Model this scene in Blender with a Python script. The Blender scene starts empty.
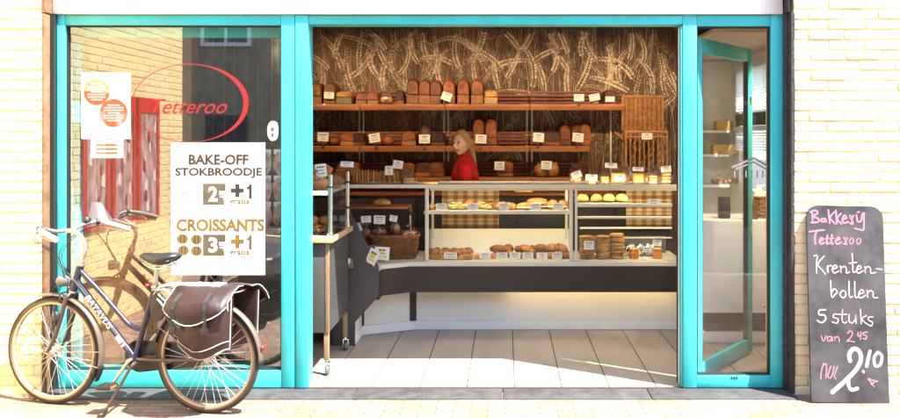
import bpy, bmesh, math, random
from mathutils import Vector, Matrix, noise as mnoise
R = math.radians
random.seed(7)
scene = bpy.context.scene
C = scene.collection
FPX, D0 = 797.0, 5.1
def S(y): return FPX / (D0 + y)                     # image scale at a depth
def X(px, y): return (px - 506.0) / S(y)
def Z(py, y): return 1.6 - (py - 138.0) / S(y)
GZ = -0.012                                          # pavement level

# ------------------------------------------------------------------ materials
def mat(name, col, rough=.6, metal=0, var=0, vs=8, bump=0, bs=60, spec=.5, emit=None, es=0, coat=0, trans=0, stretch=None, col2=None, alpha=1):
    m = bpy.data.materials.new(name); m.use_nodes = True
    nt = m.node_tree; N = nt.nodes; L = nt.links
    b = N['Principled BSDF']
    b.inputs['Base Color'].default_value = (*col, 1)
    b.inputs['Roughness'].default_value = rough
    b.inputs['Metallic'].default_value = metal
    b.inputs['Specular IOR Level'].default_value = spec
    b.inputs['Coat Weight'].default_value = coat
    b.inputs['Alpha'].default_value = alpha
    if trans: b.inputs['Transmission Weight'].default_value = trans
    if emit:
        b.inputs['Emission Color'].default_value = (*emit, 1); b.inputs['Emission Strength'].default_value = es
    if var or bump or col2:
        tc = N.new('ShaderNodeTexCoord'); mp = N.new('ShaderNodeMapping')
        L.new(tc.outputs['Object'], mp.inputs['Vector'])
        oi = N.new('ShaderNodeObjectInfo'); cm = N.new('ShaderNodeMath'); cm.operation='MULTIPLY'; cm.inputs[1].default_value=37; L.new(oi.outputs['Random'], cm.inputs[0]); L.new(cm.outputs[0], mp.inputs['Location'])
        if stretch: mp.inputs['Scale'].default_value = stretch
    if var or col2:
        n = N.new('ShaderNodeTexNoise'); n.inputs['Scale'].default_value = vs; n.inputs['Detail'].default_value = 5; n.inputs['Roughness'].default_value = .6
        L.new(mp.outputs[0], n.inputs['Vector'])
        r = N.new('ShaderNodeValToRGB')
        c2 = col2 if col2 else tuple(min(1, c*(1+var)) for c in col)
        r.color_ramp.elements[0].position = .32; r.color_ramp.elements[1].position = .68
        r.color_ramp.elements[0].color = (*[c*(1-var) for c in col], 1); r.color_ramp.elements[1].color = (*c2, 1)
        L.new(n.outputs['Fac'], r.inputs[0]); L.new(r.outputs[0], b.inputs['Base Color'])
        if name.startswith('crust'):                  # no two loaves are baked alike
            hv = N.new('ShaderNodeHueSaturation'); mr = N.new('ShaderNodeMapRange'); mr.inputs[3].default_value=.62; mr.inputs[4].default_value=1.45
            L.new(oi.outputs['Random'], mr.inputs[0]); L.new(mr.outputs[0], hv.inputs['Value']); L.new(r.outputs[0], hv.inputs['Color']); L.new(hv.outputs[0], b.inputs['Base Color'])
    if bump:
        n2 = N.new('ShaderNodeTexNoise'); n2.inputs['Scale'].default_value = bs; n2.inputs['Detail'].default_value = 6
        L.new(mp.outputs[0], n2.inputs['Vector'])
        bp = N.new('ShaderNodeBump'); bp.inputs['Strength'].default_value = bump; bp.inputs['Distance'].default_value = .01
        L.new(n2.outputs['Fac'], bp.inputs['Height']); L.new(bp.outputs[0], b.inputs['Normal'])
    return m

def glass_mat(name, refl, tint=(1,1,1), rough=0.0, ior=1.5):
    m = bpy.data.materials.new(name); m.use_nodes = True
    nt = m.node_tree; N = nt.nodes; L = nt.links
    N.remove(N['Principled BSDF']); out = N['Material Output']
    t = N.new('ShaderNodeBsdfTransparent'); t.inputs[0].default_value = (*tint, 1)
    g = N.new('ShaderNodeBsdfGlossy'); g.inputs['Roughness'].default_value = rough
    lw = N.new('ShaderNodeFresnel'); lw.inputs['IOR'].default_value = ior
    ad = N.new('ShaderNodeMath'); ad.operation = 'MULTIPLY_ADD'; ad.inputs[1].default_value = 1 - refl; ad.inputs[2].default_value = refl; ad.use_clamp = True
    L.new(lw.outputs[0], ad.inputs[0])
    ge = N.new('ShaderNodeNewGeometry'); fb = N.new('ShaderNodeMath'); fb.operation='SUBTRACT'; fb.inputs[0].default_value=1; L.new(ge.outputs['Backfacing'], fb.inputs[1])
    mm = N.new('ShaderNodeMath'); mm.operation='MULTIPLY'; L.new(ad.outputs[0], mm.inputs[0]); L.new(fb.outputs[0], mm.inputs[1])
    mx = N.new('ShaderNodeMixShader')
    L.new(mm.outputs[0], mx.inputs[0]); L.new(t.outputs[0], mx.inputs[1]); L.new(g.outputs[0], mx.inputs[2]); L.new(mx.outputs[0], out.inputs[0])
    return m

M = {}
def reg(k, *a, **kw): M[k] = mat(k, *a, **kw); return M[k]
reg('yellow_brick', (.80,.65,.33), .8, var=.04, vs=4, bump=.08, bs=90)
reg('cream_brick', (.80,.715,.43), .75, var=.10, vs=2.5, bump=.25, bs=90)
reg('brick_mortar', (.74,.60,.27), .9, var=.15, vs=20, bump=.3, bs=120)
reg('plain_render', (.7,.64,.48), .9, var=.08)
reg('turquoise', (.040,.47,.49), .42, var=.14, vs=2.2, bump=.06, bs=160, coat=.1)
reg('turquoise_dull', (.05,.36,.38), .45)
reg('white_fascia', (.8,.78,.74), .5, var=.03)
reg('black_rubber', (.012,.012,.013), .6)
reg('brown_reveal', (.17,.09,.045), .8, var=.35, vs=14, bump=.3, bs=60)
reg('shaded_reveal', (.035,.028,.026), .7, var=.4, vs=18, bump=.5, bs=40)
reg('dark_stone', (.040,.040,.043), .7, var=.4, vs=10, bump=.4, bs=70)
reg('sticker_white', (.8,.79,.76), .45)
reg('ink_brown', (.075,.042,.016), .6, var=.5, vs=9, col2=(.03,.025,.02))
reg('ink_gold', (.16,.095,.014), .6, var=.3, vs=12)
reg('ink_olive', (.085,.07,.042), .6, var=.3, vs=20)
reg('ink_dark', (.02,.02,.02), .6)
reg('ink_red', (.26,.004,.005), .6)
reg('ink_orange', (.48,.13,.03), .6, var=.15, vs=30)
reg('ink_pale', (.16,.115,.06), .6)
reg('paper', (.78,.76,.70), .7)
reg('cream_laminate', (.74,.70,.61), .45, var=.04, vs=3)
reg('cream_metal', (.62,.60,.50), .4)
reg('brown_laminate', (.028,.019,.013), .6, var=.2, vs=5, stretch=(1,1,8))
reg('grey_laminate', (.045,.045,.044), .5, var=.12, vs=4, bump=.04, bs=150)
reg('edge_wood', (.22,.145,.075), .5, var=.25, vs=6, stretch=(12,12,1.5))
reg('leaf', (.055,.10,.022), .6, var=.4, vs=3)
reg('bark', (.09,.065,.045), .9, var=.3, bump=.5)
reg('beech', (.52,.33,.15), .5, var=.25, vs=6, stretch=(1.5,12,12), coat=.2)
reg('shelf_wood', (.28,.075,.018), .42, var=.3, vs=5, stretch=(1,10,10), coat=.2)
reg('shelf_lip', (.27,.085,.02), .42, var=.25, vs=5, stretch=(1,10,10), coat=.2)
reg('slat_wood', (.14,.024,.009), .45, var=.3, vs=6, stretch=(1,8,8))
reg('chrome', (.75,.74,.72), .18, 1)
reg('steel', (.55,.55,.54), .35, 1)
reg('black_plastic', (.015,.015,.016), .4)
reg('grey_plastic', (.10,.10,.105), .4)
reg('white_plastic', (.75,.74,.72), .4)
reg('white_board', (.80,.78,.73), .55, var=.03)
reg('brown_wall', (.62,.42,.18), .7, var=.15, vs=3)
reg('ceiling_paint', (.72,.68,.62), .9)
reg('ceiling_brown', (.40,.29,.22), .9)
reg('cream_paint', (.76,.72,.62), .8, var=.05)
reg('crust_dark', (.15,.030,.006), .5, var=.5, vs=12, bump=.6, bs=36, col2=(.30,.085,.014))
reg('crust_black', (.055,.018,.008), .55, var=.4, vs=18, bump=.4, bs=50)
reg('crust_mid', (.24,.075,.016), .5, var=.45, vs=14, bump=.45, bs=45, col2=(.40,.155,.036))
reg('crust_gold', (.40,.17,.035), .5, var=.4, vs=16, bump=.4, bs=50, col2=(.58,.32,.09))
reg('crust_side', (.26,.10,.028), .6, var=.3, vs=20, bump=.3, bs=80)
reg('crumb', (.48,.30,.13), .8, var=.2, vs=40, bump=.4, bs=120)
reg('pink_icing', (.60,.19,.17), .45, var=.2, vs=20)
reg('cream_filling', (.78,.70,.52), .5)
reg('yellow_cake', (.50,.29,.055), .6, var=.2, vs=25, bump=.3, bs=80)
reg('chocolate', (.05,.018,.010), .35, var=.3)
reg('wicker', (.33,.15,.045), .55, var=.35, vs=25, bump=.2, bs=120)
reg('wicker_dark', (.20,.085,.028), .6, var=.4, vs=25, bump=.2, bs=120)
reg('jam', (.50,.16,.02), .2, var=.2, vs=30, coat=.5)
reg('skin', (.72,.44,.32), .5, var=.06, vs=20)
reg('lips', (.50,.16,.13), .4)
reg('hair', (.42,.21,.07), .45, var=.5, vs=30, stretch=(12,12,1.2), col2=(.72,.44,.19))
reg('eye_white', (.75,.72,.68), .2)
reg('eye_dark', (.03,.025,.02), .2)
reg('red_knit', (.62,.012,.012), .85, var=.2, vs=40, bump=.3, bs=150)
reg('dark_cloth', (.03,.03,.035), .8)
reg('chalk_slate', (.014,.0135,.017), .8, var=.4, vs=5, col2=(.060,.058,.064), bump=.05, bs=90)
reg('chalk_pink', (.46,.10,.20), .9, var=.6, vs=190, col2=(.60,.26,.36))
reg('chalk_white', (.58,.34,.42), .9, var=.6, vs=190, col2=(.70,.50,.57))
reg('bike_blue', (.008,.007,.032), .35, coat=.2, var=.1)
reg('bike_brown', (.04,.022,.013), .35, coat=.4)
reg('tyre', (.028,.022,.018), .75, bump=.3, bs=150, var=.2)
reg('tyre_tan', (.10,.065,.035), .7)
reg('rim', (.42,.34,.24), .35, .5)
reg('spoke', (.75,.72,.68), .3, .7)
reg('alu', (.42,.40,.37), .35, .8)
reg('mudguard', (.11,.088,.068), .4, .2)
reg('saddle', (.012,.012,.015), .35, bump=.1, bs=120)
reg('grip', (.42,.40,.38), .6, bump=.2, bs=200)
reg('pannier', (.022,.008,.007), .5, var=.35, vs=7, bump=.35, bs=30)
reg('piping', (.42,.39,.36), .6)
reg('strap_black', (.018,.018,.018), .7)
reg('red_plastic', (.6,.02,.015), .3)
reg('plastic_pink', (.70,.25,.28), .3, var=.5, vs=18, col2=(.75,.6,.45))
reg('plastic_green', (.30,.36,.16), .3, var=.5, vs=18, col2=(.7,.55,.4))
reg('bag_dark', (.05,.055,.05), .35, var=.6, vs=12, bump=.4, bs=20)
reg('yellow_card', (.68,.66,.10), .6)
reg('red_frame', (.60,.008,.02), .5)
reg('poster_print', (.40,.14,.15), .7, var=.6, vs=5, stretch=(3,3,1), col2=(.62,.42,.42)); reg('poster_pale', (.72,.60,.58), .7)
reg('tile', (.35,.285,.225), .45, var=.10, vs=2.2, bump=.03, bs=60, stretch=(3,1,1))
reg('grout', (.035,.022,.016), .9)
reg('asphalt', (.05,.05,.052), .9, var=.2, vs=30, bump=.4, bs=100)
reg('kerb', (.36,.35,.33), .85, var=.15, bump=.3)
reg('row_brick', (.16,.075,.045), .85, var=.25, vs=4, bump=.3, bs=40)
reg('row_brick_pale', (.30,.24,.16), .85, var=.2, vs=4, bump=.3, bs=40)
reg('roof_tile', (.09,.045,.035), .8, var=.25, vs=12, bump=.4, bs=14)
reg('window_glass_far', (.04,.045,.05), .08)
def blind_mat():
    m = bpy.data.materials.new('blind_slat'); m.use_nodes = True; nt=m.node_tree; N=nt.nodes; b=N['Principled BSDF']
    b.inputs['Base Color'].default_value=(.78,.77,.74,1); b.inputs['Roughness'].default_value=.5
    t=N.new('ShaderNodeBsdfTranslucent'); t.inputs[0].default_value=(.75,.74,.70,1); x=N.new('ShaderNodeMixShader'); x.inputs[0].default_value=.45
    nt.links.new(b.outputs[0],x.inputs[1]); nt.links.new(t.outputs[0],x.inputs[2]); nt.links.new(x.outputs[0],N['Material Output'].inputs[0]); return m
M['blind']=blind_mat()
reg('dark_beam', (.045,.037,.032), .6)
reg('house_print', (.17,.17,.165), .6)
M['lamp'] = mat('lamp', (.9,.8,.6), .4, emit=(1,.80,.48), es=10)
M['lamp_low'] = mat('lamp_low', (.9,.8,.6), .4, emit=(1,.80,.45), es=2.6)
M['glass_window'] = glass_mat('glass_window', .20)
M['glass_right'] = glass_mat('glass_right', .04, ior=1.4)
M['glass_door'] = glass_mat('glass_door', .02, ior=1.4)
M['glass_case'] = glass_mat('glass_case', .005, (.985,.99,.98), ior=1.25)
M['cellophane'] = glass_mat('cellophane', .05, (.97,.96,.94), .28, ior=1.3)
M['glass_edge'] = mat('glass_edge', (.50,.56,.46), .2, coat=.5)

def paving_mat():
    m = bpy.data.materials.new('clinker_paving'); m.use_nodes = True
    nt = m.node_tree; N = nt.nodes; L = nt.links; b = N['Principled BSDF']; b.inputs['Roughness'].default_value = .85
    tc = N.new('ShaderNodeTexCoord'); br = N.new('ShaderNodeTexBrick')
    br.inputs['Scale'].default_value = 1; br.inputs['Brick Width'].default_value = .205; br.inputs['Row Height'].default_value = .052
    br.inputs['Mortar Size'].default_value = .004; br.inputs['Mortar Smooth'].default_value = .3; br.inputs['Bias'].default_value = 0
    br.inputs['Color1'].default_value = (.22,.14,.10,1); br.inputs['Color2'].default_value = (.33,.23,.175,1); br.inputs['Mortar'].default_value = (.12,.08,.05,1)
    nz = N.new('ShaderNodeTexNoise'); nz.inputs['Scale'].default_value = 30; nz.inputs['Detail'].default_value = 4
    L.new(tc.outputs['Object'], nz.inputs['Vector'])
    vm = N.new('ShaderNodeVectorMath'); vm.operation = 'MULTIPLY_ADD'; vm.inputs[1].default_value = (.008,.008,0)
    L.new(nz.outputs['Color'], vm.inputs[0]); L.new(tc.outputs['Object'], vm.inputs[2]); L.new(vm.outputs[0], br.inputs['Vector'])
    n2 = N.new('ShaderNodeTexNoise'); n2.inputs['Scale'].default_value = 2.2; n2.inputs['Detail'].default_value = 6
    L.new(tc.outputs['Object'], n2.inputs['Vector'])
    rp = N.new('ShaderNodeValToRGB'); rp.color_ramp.elements[0].position=.35; rp.color_ramp.elements[1].position=.65
    rp.color_ramp.elements[0].color=(.72,.66,.6,1); rp.color_ramp.elements[1].color=(1,1,1,1); L.new(n2.outputs['Fac'], rp.inputs[0])
    mx = N.new('ShaderNodeMixRGB'); mx.blend_type='MULTIPLY'; mx.inputs[0].default_value=1
    L.new(br.outputs['Color'], mx.inputs[1]); L.new(rp.outputs[0], mx.inputs[2]); L.new(mx.outputs[0], b.inputs['Base Color'])
    bp = N.new('ShaderNodeBump'); bp.inputs['Strength'].default_value=.6; bp.inputs['Distance'].default_value=.006; bp.invert=True
    L.new(br.outputs['Fac'], bp.inputs['Height'])
    n3 = N.new('ShaderNodeTexNoise'); n3.inputs['Scale'].default_value=90; L.new(tc.outputs['Object'], n3.inputs['Vector'])
    b2 = N.new('ShaderNodeBump'); b2.inputs['Strength'].default_value=.3; b2.inputs['Distance'].default_value=.004
    L.new(n3.outputs['Fac'], b2.inputs['Height']); L.new(bp.outputs[0], b2.inputs['Normal']); L.new(b2.outputs[0], b.inputs['Normal'])
    return m
M['paving'] = paving_mat()

def mural_mat():                                      # printed backdrop: a photo of a ripe field, brown with amber glow painted in
    m = bpy.data.materials.new('mural_print'); m.use_nodes = True
    nt = m.node_tree; N = nt.nodes; L = nt.links; b = N['Principled BSDF']; b.inputs['Roughness'].default_value = .65
    tc = N.new('ShaderNodeTexCoord'); mp = N.new('ShaderNodeMapping'); mp.inputs['Scale'].default_value = (95,1,6.5)
    L.new(tc.outputs['Object'], mp.inputs[0])
    n = N.new('ShaderNodeTexNoise'); n.inputs['Scale'].default_value = 1; n.inputs['Detail'].default_value = 5; n.inputs['Distortion'].default_value = .6
    L.new(mp.outputs[0], n.inputs['Vector'])
    r = N.new('ShaderNodeValToRGB'); e = r.color_ramp.elements
    e[0].position=.34; e[0].color=(.016,.007,.004,1); e[1].position=.76; e[1].color=(.15,.075,.038,1); k=e.new(.55); k.color=(.050,.020,.009,1)
    L.new(n.outputs['Fac'], r.inputs[0])
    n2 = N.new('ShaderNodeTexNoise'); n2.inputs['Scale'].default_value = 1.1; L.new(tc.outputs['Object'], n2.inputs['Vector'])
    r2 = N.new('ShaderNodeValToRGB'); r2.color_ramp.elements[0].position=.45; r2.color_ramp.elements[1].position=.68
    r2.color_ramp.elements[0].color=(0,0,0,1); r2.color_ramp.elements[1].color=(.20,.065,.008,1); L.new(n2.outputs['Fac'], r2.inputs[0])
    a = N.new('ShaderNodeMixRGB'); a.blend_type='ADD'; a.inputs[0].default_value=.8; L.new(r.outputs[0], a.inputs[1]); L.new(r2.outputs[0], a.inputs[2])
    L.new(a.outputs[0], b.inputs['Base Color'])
    return m
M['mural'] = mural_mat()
reg('ear_pale', (.56,.43,.30), .7, var=.3, vs=30); reg('ear_mid', (.36,.26,.17), .7, var=.3, vs=30); reg('ear_dark', (.085,.04,.018), .7, var=.3, vs=30); reg('ear_dim', (.20,.125,.07), .7, var=.3, vs=30)

def plaid_reflection_mat():  # plaid pattern standing in for a reflection in the case glass
    m = bpy.data.materials.new('plaid_reflection'); m.use_nodes = True
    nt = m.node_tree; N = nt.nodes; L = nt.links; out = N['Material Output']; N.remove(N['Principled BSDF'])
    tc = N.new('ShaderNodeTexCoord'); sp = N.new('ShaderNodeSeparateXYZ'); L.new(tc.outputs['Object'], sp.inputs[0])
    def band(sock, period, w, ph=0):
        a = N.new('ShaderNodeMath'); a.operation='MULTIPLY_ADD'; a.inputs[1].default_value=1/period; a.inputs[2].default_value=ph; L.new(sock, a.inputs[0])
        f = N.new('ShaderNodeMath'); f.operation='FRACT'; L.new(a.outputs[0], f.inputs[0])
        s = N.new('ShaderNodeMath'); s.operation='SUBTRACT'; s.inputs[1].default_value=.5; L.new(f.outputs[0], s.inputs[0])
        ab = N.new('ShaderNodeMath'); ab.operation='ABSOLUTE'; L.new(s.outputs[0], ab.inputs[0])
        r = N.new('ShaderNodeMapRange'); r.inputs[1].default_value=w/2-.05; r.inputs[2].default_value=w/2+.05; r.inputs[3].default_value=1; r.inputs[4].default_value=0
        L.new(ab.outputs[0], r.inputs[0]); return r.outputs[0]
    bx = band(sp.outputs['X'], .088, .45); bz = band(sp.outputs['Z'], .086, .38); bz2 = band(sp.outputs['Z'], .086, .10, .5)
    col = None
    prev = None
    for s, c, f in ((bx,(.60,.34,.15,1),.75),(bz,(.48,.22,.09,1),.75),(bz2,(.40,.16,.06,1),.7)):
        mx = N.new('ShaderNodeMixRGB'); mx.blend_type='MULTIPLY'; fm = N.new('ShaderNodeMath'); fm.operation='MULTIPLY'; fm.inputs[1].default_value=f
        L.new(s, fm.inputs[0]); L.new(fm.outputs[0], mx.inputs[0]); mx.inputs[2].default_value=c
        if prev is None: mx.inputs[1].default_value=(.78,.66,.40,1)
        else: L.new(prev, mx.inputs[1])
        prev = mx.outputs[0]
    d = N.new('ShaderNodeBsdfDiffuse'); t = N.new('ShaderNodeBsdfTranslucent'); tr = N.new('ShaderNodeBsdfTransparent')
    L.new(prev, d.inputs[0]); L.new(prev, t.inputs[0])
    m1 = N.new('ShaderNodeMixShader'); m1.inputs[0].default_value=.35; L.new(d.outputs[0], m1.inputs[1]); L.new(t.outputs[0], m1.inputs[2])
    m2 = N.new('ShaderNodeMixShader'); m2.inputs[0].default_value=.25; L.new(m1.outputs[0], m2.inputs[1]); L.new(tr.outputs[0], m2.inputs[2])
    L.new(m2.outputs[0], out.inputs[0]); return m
M['plaid'] = plaid_reflection_mat()

# ------------------------------------------------------------------ mesh builder
def cr(pts, n=6, closed=False):                       # Catmull-Rom through points
    P = [Vector(p) for p in pts]; k = len(P); out = []
    rng = range(k if closed else k-1)
    for i in rng:
        p0 = P[(i-1)%k] if (closed or i>0) else P[0]*2-P[1]
        p1 = P[i]; p2 = P[(i+1)%k]
        p3 = P[(i+2)%k] if (closed or i+2<k) else P[-1]*2-P[-2]
        for j in range(n):
            t=j/n
            out.append(.5*((2*p1)+(p2-p0)*t+(2*p0-5*p1+4*p2-p3)*t*t+(3*p1-p0-3*p2+p3)*t**3))
    if not closed: out.append(P[-1])
    return out
class G:
    def __init__(s): s.b = bmesh.new()
    def _m(s, fs, m, sm=True):
        for f in fs: f.material_index = m; f.smooth = sm
    def box(s, x0,x1,y0,y1,z0,z1, m=0, bev=0, seg=2):
        vs=[s.b.verts.new((x,y,z)) for x in (x0,x1) for y in (y0,y1) for z in (z0,z1)]
        q=[(0,1,3,2),(4,6,7,5),(0,4,5,1),(2,3,7,6),(0,2,6,4),(1,5,7,3)]
        fs=[s.b.faces.new([vs[i] for i in f]) for f in q]
        s._m(fs, m)
        if bev:
            es=list({e for f in fs for e in f.edges})
            r=bmesh.ops.bevel(s.b, geom=es, offset=bev, segments=seg, affect='EDGES', profile=.5)
            s._m(r['faces'], m); vs=list({v for f in r['faces'] for v in f.verts}|{v for v in vs if v.is_valid})
        return vs
    def tube(s, pts, r, n=8, m=0, closed=False, cap=True, flat=None):
        P=[Vector(p) for p in pts]; k=len(P)
        rr=r if isinstance(r,(list,tuple)) else [r]*k
        T=[]
        for i in range(k):
            a=P[i-1] if (i>0 or closed) else P[i]; b=P[(i+1)%k] if (i<k-1 or closed) else P[i]
            t=(b-a); T.append(t.normalized() if t.length>1e-9 else Vector((0,0,1)))
        u=Vector((0,0,1)) if abs(T[0].z)<.9 else Vector((1,0,0))
        u=(u-T[0]*u.dot(T[0])).normalized(); rings=[]
        for i in range(k):
            u=(u-T[i]*u.dot(T[i]))
            u=u.normalized() if u.length>1e-6 else T[i].orthogonal().normalized()
            w=T[i].cross(u); fl=flat if flat else 1
            rings.append([s.b.verts.new(P[i]+(u*math.cos(2*math.pi*j/n)*fl+w*math.sin(2*math.pi*j/n))*rr[i]) for j in range(n)])
        fs=[]
        for i in range(k if closed else k-1):
            a=rings[i]; b=rings[(i+1)%k]
            for j in range(n):
                try: fs.append(s.b.faces.new((a[j],a[(j+1)%n],b[(j+1)%n],b[j])))
                except ValueError: pass
        if cap and not closed:
            fs.append(s.b.faces.new(list(reversed(rings[0])))); fs.append(s.b.faces.new(rings[-1]))
        s._m(fs,m); return rings
    def lathe(s, prof, c=(0,0,0), n=20, m=0, axis='z', cap=True):
        c=Vector(c); rings=[]
        for r,h in prof:
            ring=[]
            for j in range(n):
                a=2*math.pi*j/n; p=(r*math.cos(a), r*math.sin(a), h)
                if axis=='y': p=(p[0],p[2],p[1])
                if axis=='x': p=(p[2],p[0],p[1])
                ring.append(s.b.verts.new(c+Vector(p)))
            rings.append(ring)
        fs=[]
        for i in range(len(rings)-1):
            for j in range(n): fs.append(s.b.faces.new((rings[i][j],rings[i][(j+1)%n],rings[i+1][(j+1)%n],rings[i+1][j])))
        if cap: fs.append(s.b.faces.new(rings[0])); fs.append(s.b.faces.new(rings[-1]))
        s._m(fs,m); return rings
    def prism(s, poly, a0, a1, axis='y', m=0, bev=0):
        def p3(u,v,w): return {'y':(u,w,v),'x':(w,u,v),'z':(u,v,w)}[axis]
        A=[s.b.verts.new(p3(u,v,a0)) for u,v in poly]; B=[s.b.verts.new(p3(u,v,a1)) for u,v in poly]; n=len(poly)
        fs=[s.b.faces.new(A), s.b.faces.new(list(reversed(B)))]
        for i in range(n): fs.append(s.b.faces.new((A[i],B[i],B[(i+1)%n],A[(i+1)%n])))
        s._m(fs,m)
        if bev:
            es=list({e for f in fs[:2] for e in f.edges})
            r=bmesh.ops.bevel(s.b, geom=es, offset=bev, segments=2, affect='EDGES'); s._m(r['faces'],m)
    def ball(s, c, rad, m=0, seg=16, ring=10, fn=None):
        c=Vector(c); rows=[]
        if not isinstance(rad,(tuple,list)): rad=(rad,)*3
        for i in range(ring+1):
            th=math.pi*i/ring; row=[]
            for j in range(seg if 0<i<ring else 1):
                ph=2*math.pi*j/seg
                d=Vector((math.sin(th)*math.cos(ph), math.sin(th)*math.sin(ph), math.cos(th)))
                p=Vector((d.x*rad[0],d.y*rad[1],d.z*rad[2]))
                if fn: p=fn(d,p)
                row.append(s.b.verts.new(c+p))
            rows.append(row)
        fs=[]
        for i in range(ring):
            a,b=rows[i],rows[i+1]
            for j in range(seg):
                k=(j+1)%seg
                if len(a)==1: fs.append(s.b.faces.new((a[0],b[j],b[k])))
                elif len(b)==1: fs.append(s.b.faces.new((a[j],b[0],a[k])))
                else: fs.append(s.b.faces.new((a[j],b[j],b[k],a[k])))
        s._m(fs,m); return fs
    def quad(s, *p, m=0, sm=False):
        f=s.b.faces.new([s.b.verts.new(v) for v in p]); f.material_index=m; f.smooth=sm; return f
    def disc(s, x,z,y,r,m=0,n=20,rz=None):
        f=s.b.faces.new([s.b.verts.new((x+r*math.cos(2*math.pi*i/n), y, z+(rz or r)*math.sin(2*math.pi*i/n))) for i in range(n)]); f.material_index=m
    def stroke(s, pts, w, y, m=0, t=.001):            # a flat painted stroke in the x-z plane, w may taper
        P=[Vector((a,0,b)) for a,b in pts]; k=len(P); ww=w if isinstance(w,(list,tuple)) else [w]*k
        L_=[];R_=[]
        for i in range(k):
            d=(P[min(i+1,k-1)]-P[max(i-1,0)]); d=d.normalized() if d.length>1e-9 else Vector((1,0,0)); n=Vector((-d.z,0,d.x))
            a=P[i]+n*ww[i]/2; b=P[i]-n*ww[i]/2
            L_.append(s.b.verts.new((a.x,y,a.z))); R_.append(s.b.verts.new((b.x,y,b.z)))
        for i in range(k-1):
            f=s.b.faces.new((L_[i],R_[i],R_[i+1],L_[i+1])); f.material_index=m
        for i in (0,k-1): s.disc(P[i].x,P[i].z,y-.0002,ww[i]/2,m,8)
    def build(s, name, mats, parent=None, loc=(0,0,0), rot=(0,0,0), sharp=40, merge=False):
        if not isinstance(mats,(list,tuple)): mats=[mats]
        bmesh.ops.recalc_face_normals(s.b, faces=s.b.faces)
        me=bpy.data.meshes.new(name); s.b.to_mesh(me); s.b.free()
        for m in mats: me.materials.append(M[m] if isinstance(m,str) else m)
        try: me.set_sharp_from_angle(angle=R(sharp))
        except Exception: pass
        o=bpy.data.objects.new(name, me); C.objects.link(o); o.location=loc; o.rotation_euler=rot
        if parent: o.parent=parent
        return o
LABELS={}
def tag(o, label, cat, group=None):
    n=len(label.split()); assert 4<=n<=16,(n,label)
    if label in LABELS and not group: print('DUP LABEL',label)
    LABELS[label]=1
    o['label']=label; o['category']=cat
    if group: o['group']=group
    return o
def thing(name, label, cat, loc=(0,0,0), rot=0, group=None, rx=0, ry=0):
    o=bpy.data.objects.new(name,None); o.empty_display_size=.1; C.objects.link(o); o.location=loc; o.rotation_euler=(rx,ry,rot)
    return tag(o,label,cat,group)
def structure(o): o['kind']='structure'; return o
def dup(root, loc, rot=None, label=None, cat=None, group=None, scale=None):
    r=root.copy(); C.objects.link(r); r.location=loc
    if rot is not None: r.rotation_euler=rot
    if scale is not None: r.scale=scale if isinstance(scale,(tuple,list)) else (scale,)*3
    for ch in list(root.children):
        c=ch.copy(); C.objects.link(c); c.parent=r
        for g in ch.children:
            d=g.copy(); C.objects.link(d); d.parent=c
    if label: tag(r,label,cat or root['category'],group)
    return r
def text(body, name, size, m, parent, loc, bold=0, xs=1, shear=0, align='CENTER', rot=(R(90),0,0), depth=.0006):
    cu=bpy.data.curves.new(name,'FONT'); cu.body=body; cu.size=size; cu.align_x=align; cu.align_y='CENTER'; cu.offset=bold; cu.shear=shear; cu.extrude=depth; cu.resolution_u=3
    o=bpy.data.objects.new(name,cu); C.objects.link(o)
    bpy.context.view_layer.update()
    me=bpy.data.meshes.new_from_object(o.evaluated_get(bpy.context.evaluated_depsgraph_get()))
    bpy.data.objects.remove(o)
    me.materials.clear(); me.materials.append(M[m]); me.name=name
    q=bpy.data.objects.new(name,me); C.objects.link(q); q.location=loc; q.rotation_euler=rot; q.scale=(xs,1,1)
    if parent: q.parent=parent
    return q
# ------------------------------------------------------------------ ground
g=G(); g.quad((-150,-120,-.16),(150,-120,-.16),(150,60,-.16),(-150,60,-.16)); structure(g.build('ground','asphalt'))
g=G(); g.quad((-40,-4.2,GZ),(40,-4.2,GZ),(40,-.05,GZ),(-40,-.05,GZ)); structure(g.build('pavement','paving'))
g=G(); g.box(-40,40,-4.34,-4.204,-.15,GZ+.002,0,.01); structure(g.build('kerb','kerb'))
g=G(); g.quad((-60,-10.5,-.12),(60,-10.5,-.12),(60,-4.34,-.12),(-60,-4.34,-.12)); structure(g.build('road','asphalt'))
g=G(); g.box(-40,40,-12.0,-10.5,-.15,-.01,0,.01); structure(g.build('far_pavement','paving'))

# ------------------------------------------------------------------ bakery building
B=thing('bakery_building','cream painted brick bakery with turquoise shopfront open to the street','building',(0,0,0))
YF=-.09
def bricks(g,u0,u1,z0,z1,place,seed):
    rnd=random.Random(seed); H=.0640; Lb=.222; z=z0; row=0
    while z<z1-.01:
        u=u0-(Lb/2 if row%2 else 0)-rnd.random()*.015
        while u<u1:
            l=Lb+rnd.uniform(-.012,.012); a=max(u,u0); b=min(u+l-.007,u1)
            if b-a>.02:
                j=rnd.uniform(-.0035,.0035); dz=rnd.uniform(-.0015,.0015)
                place(g,a,b,z+.003+dz,z+H-.005+dz,j)
            u+=l
        z+=H; row+=1
def by(g,a,b,z0,z1,j): g.box(a,b,YF-.004+j,YF+.05,z0,z1,0,.005,1)
for (a,b,nm,sd) in ((-3.40,-2.918,'brick_wall',1),(1.808,3.56,'brick_wall',2)):
    g=G(); bricks(g,a,b,GZ-.01,3.0,by,sd); w=g.build(nm,'cream_brick',B)
    g=G(); g.box(a+.001,b-.001,YF+.0015,.45 if a>0 else .30,GZ-.02,3.0); g.build('mortar_bed','brick_mortar',w)
g=G(); g.box(-2.918,1.808,.131,.40,2.42,2.995); g.build('lintel_wall','plain_render',B)
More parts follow.
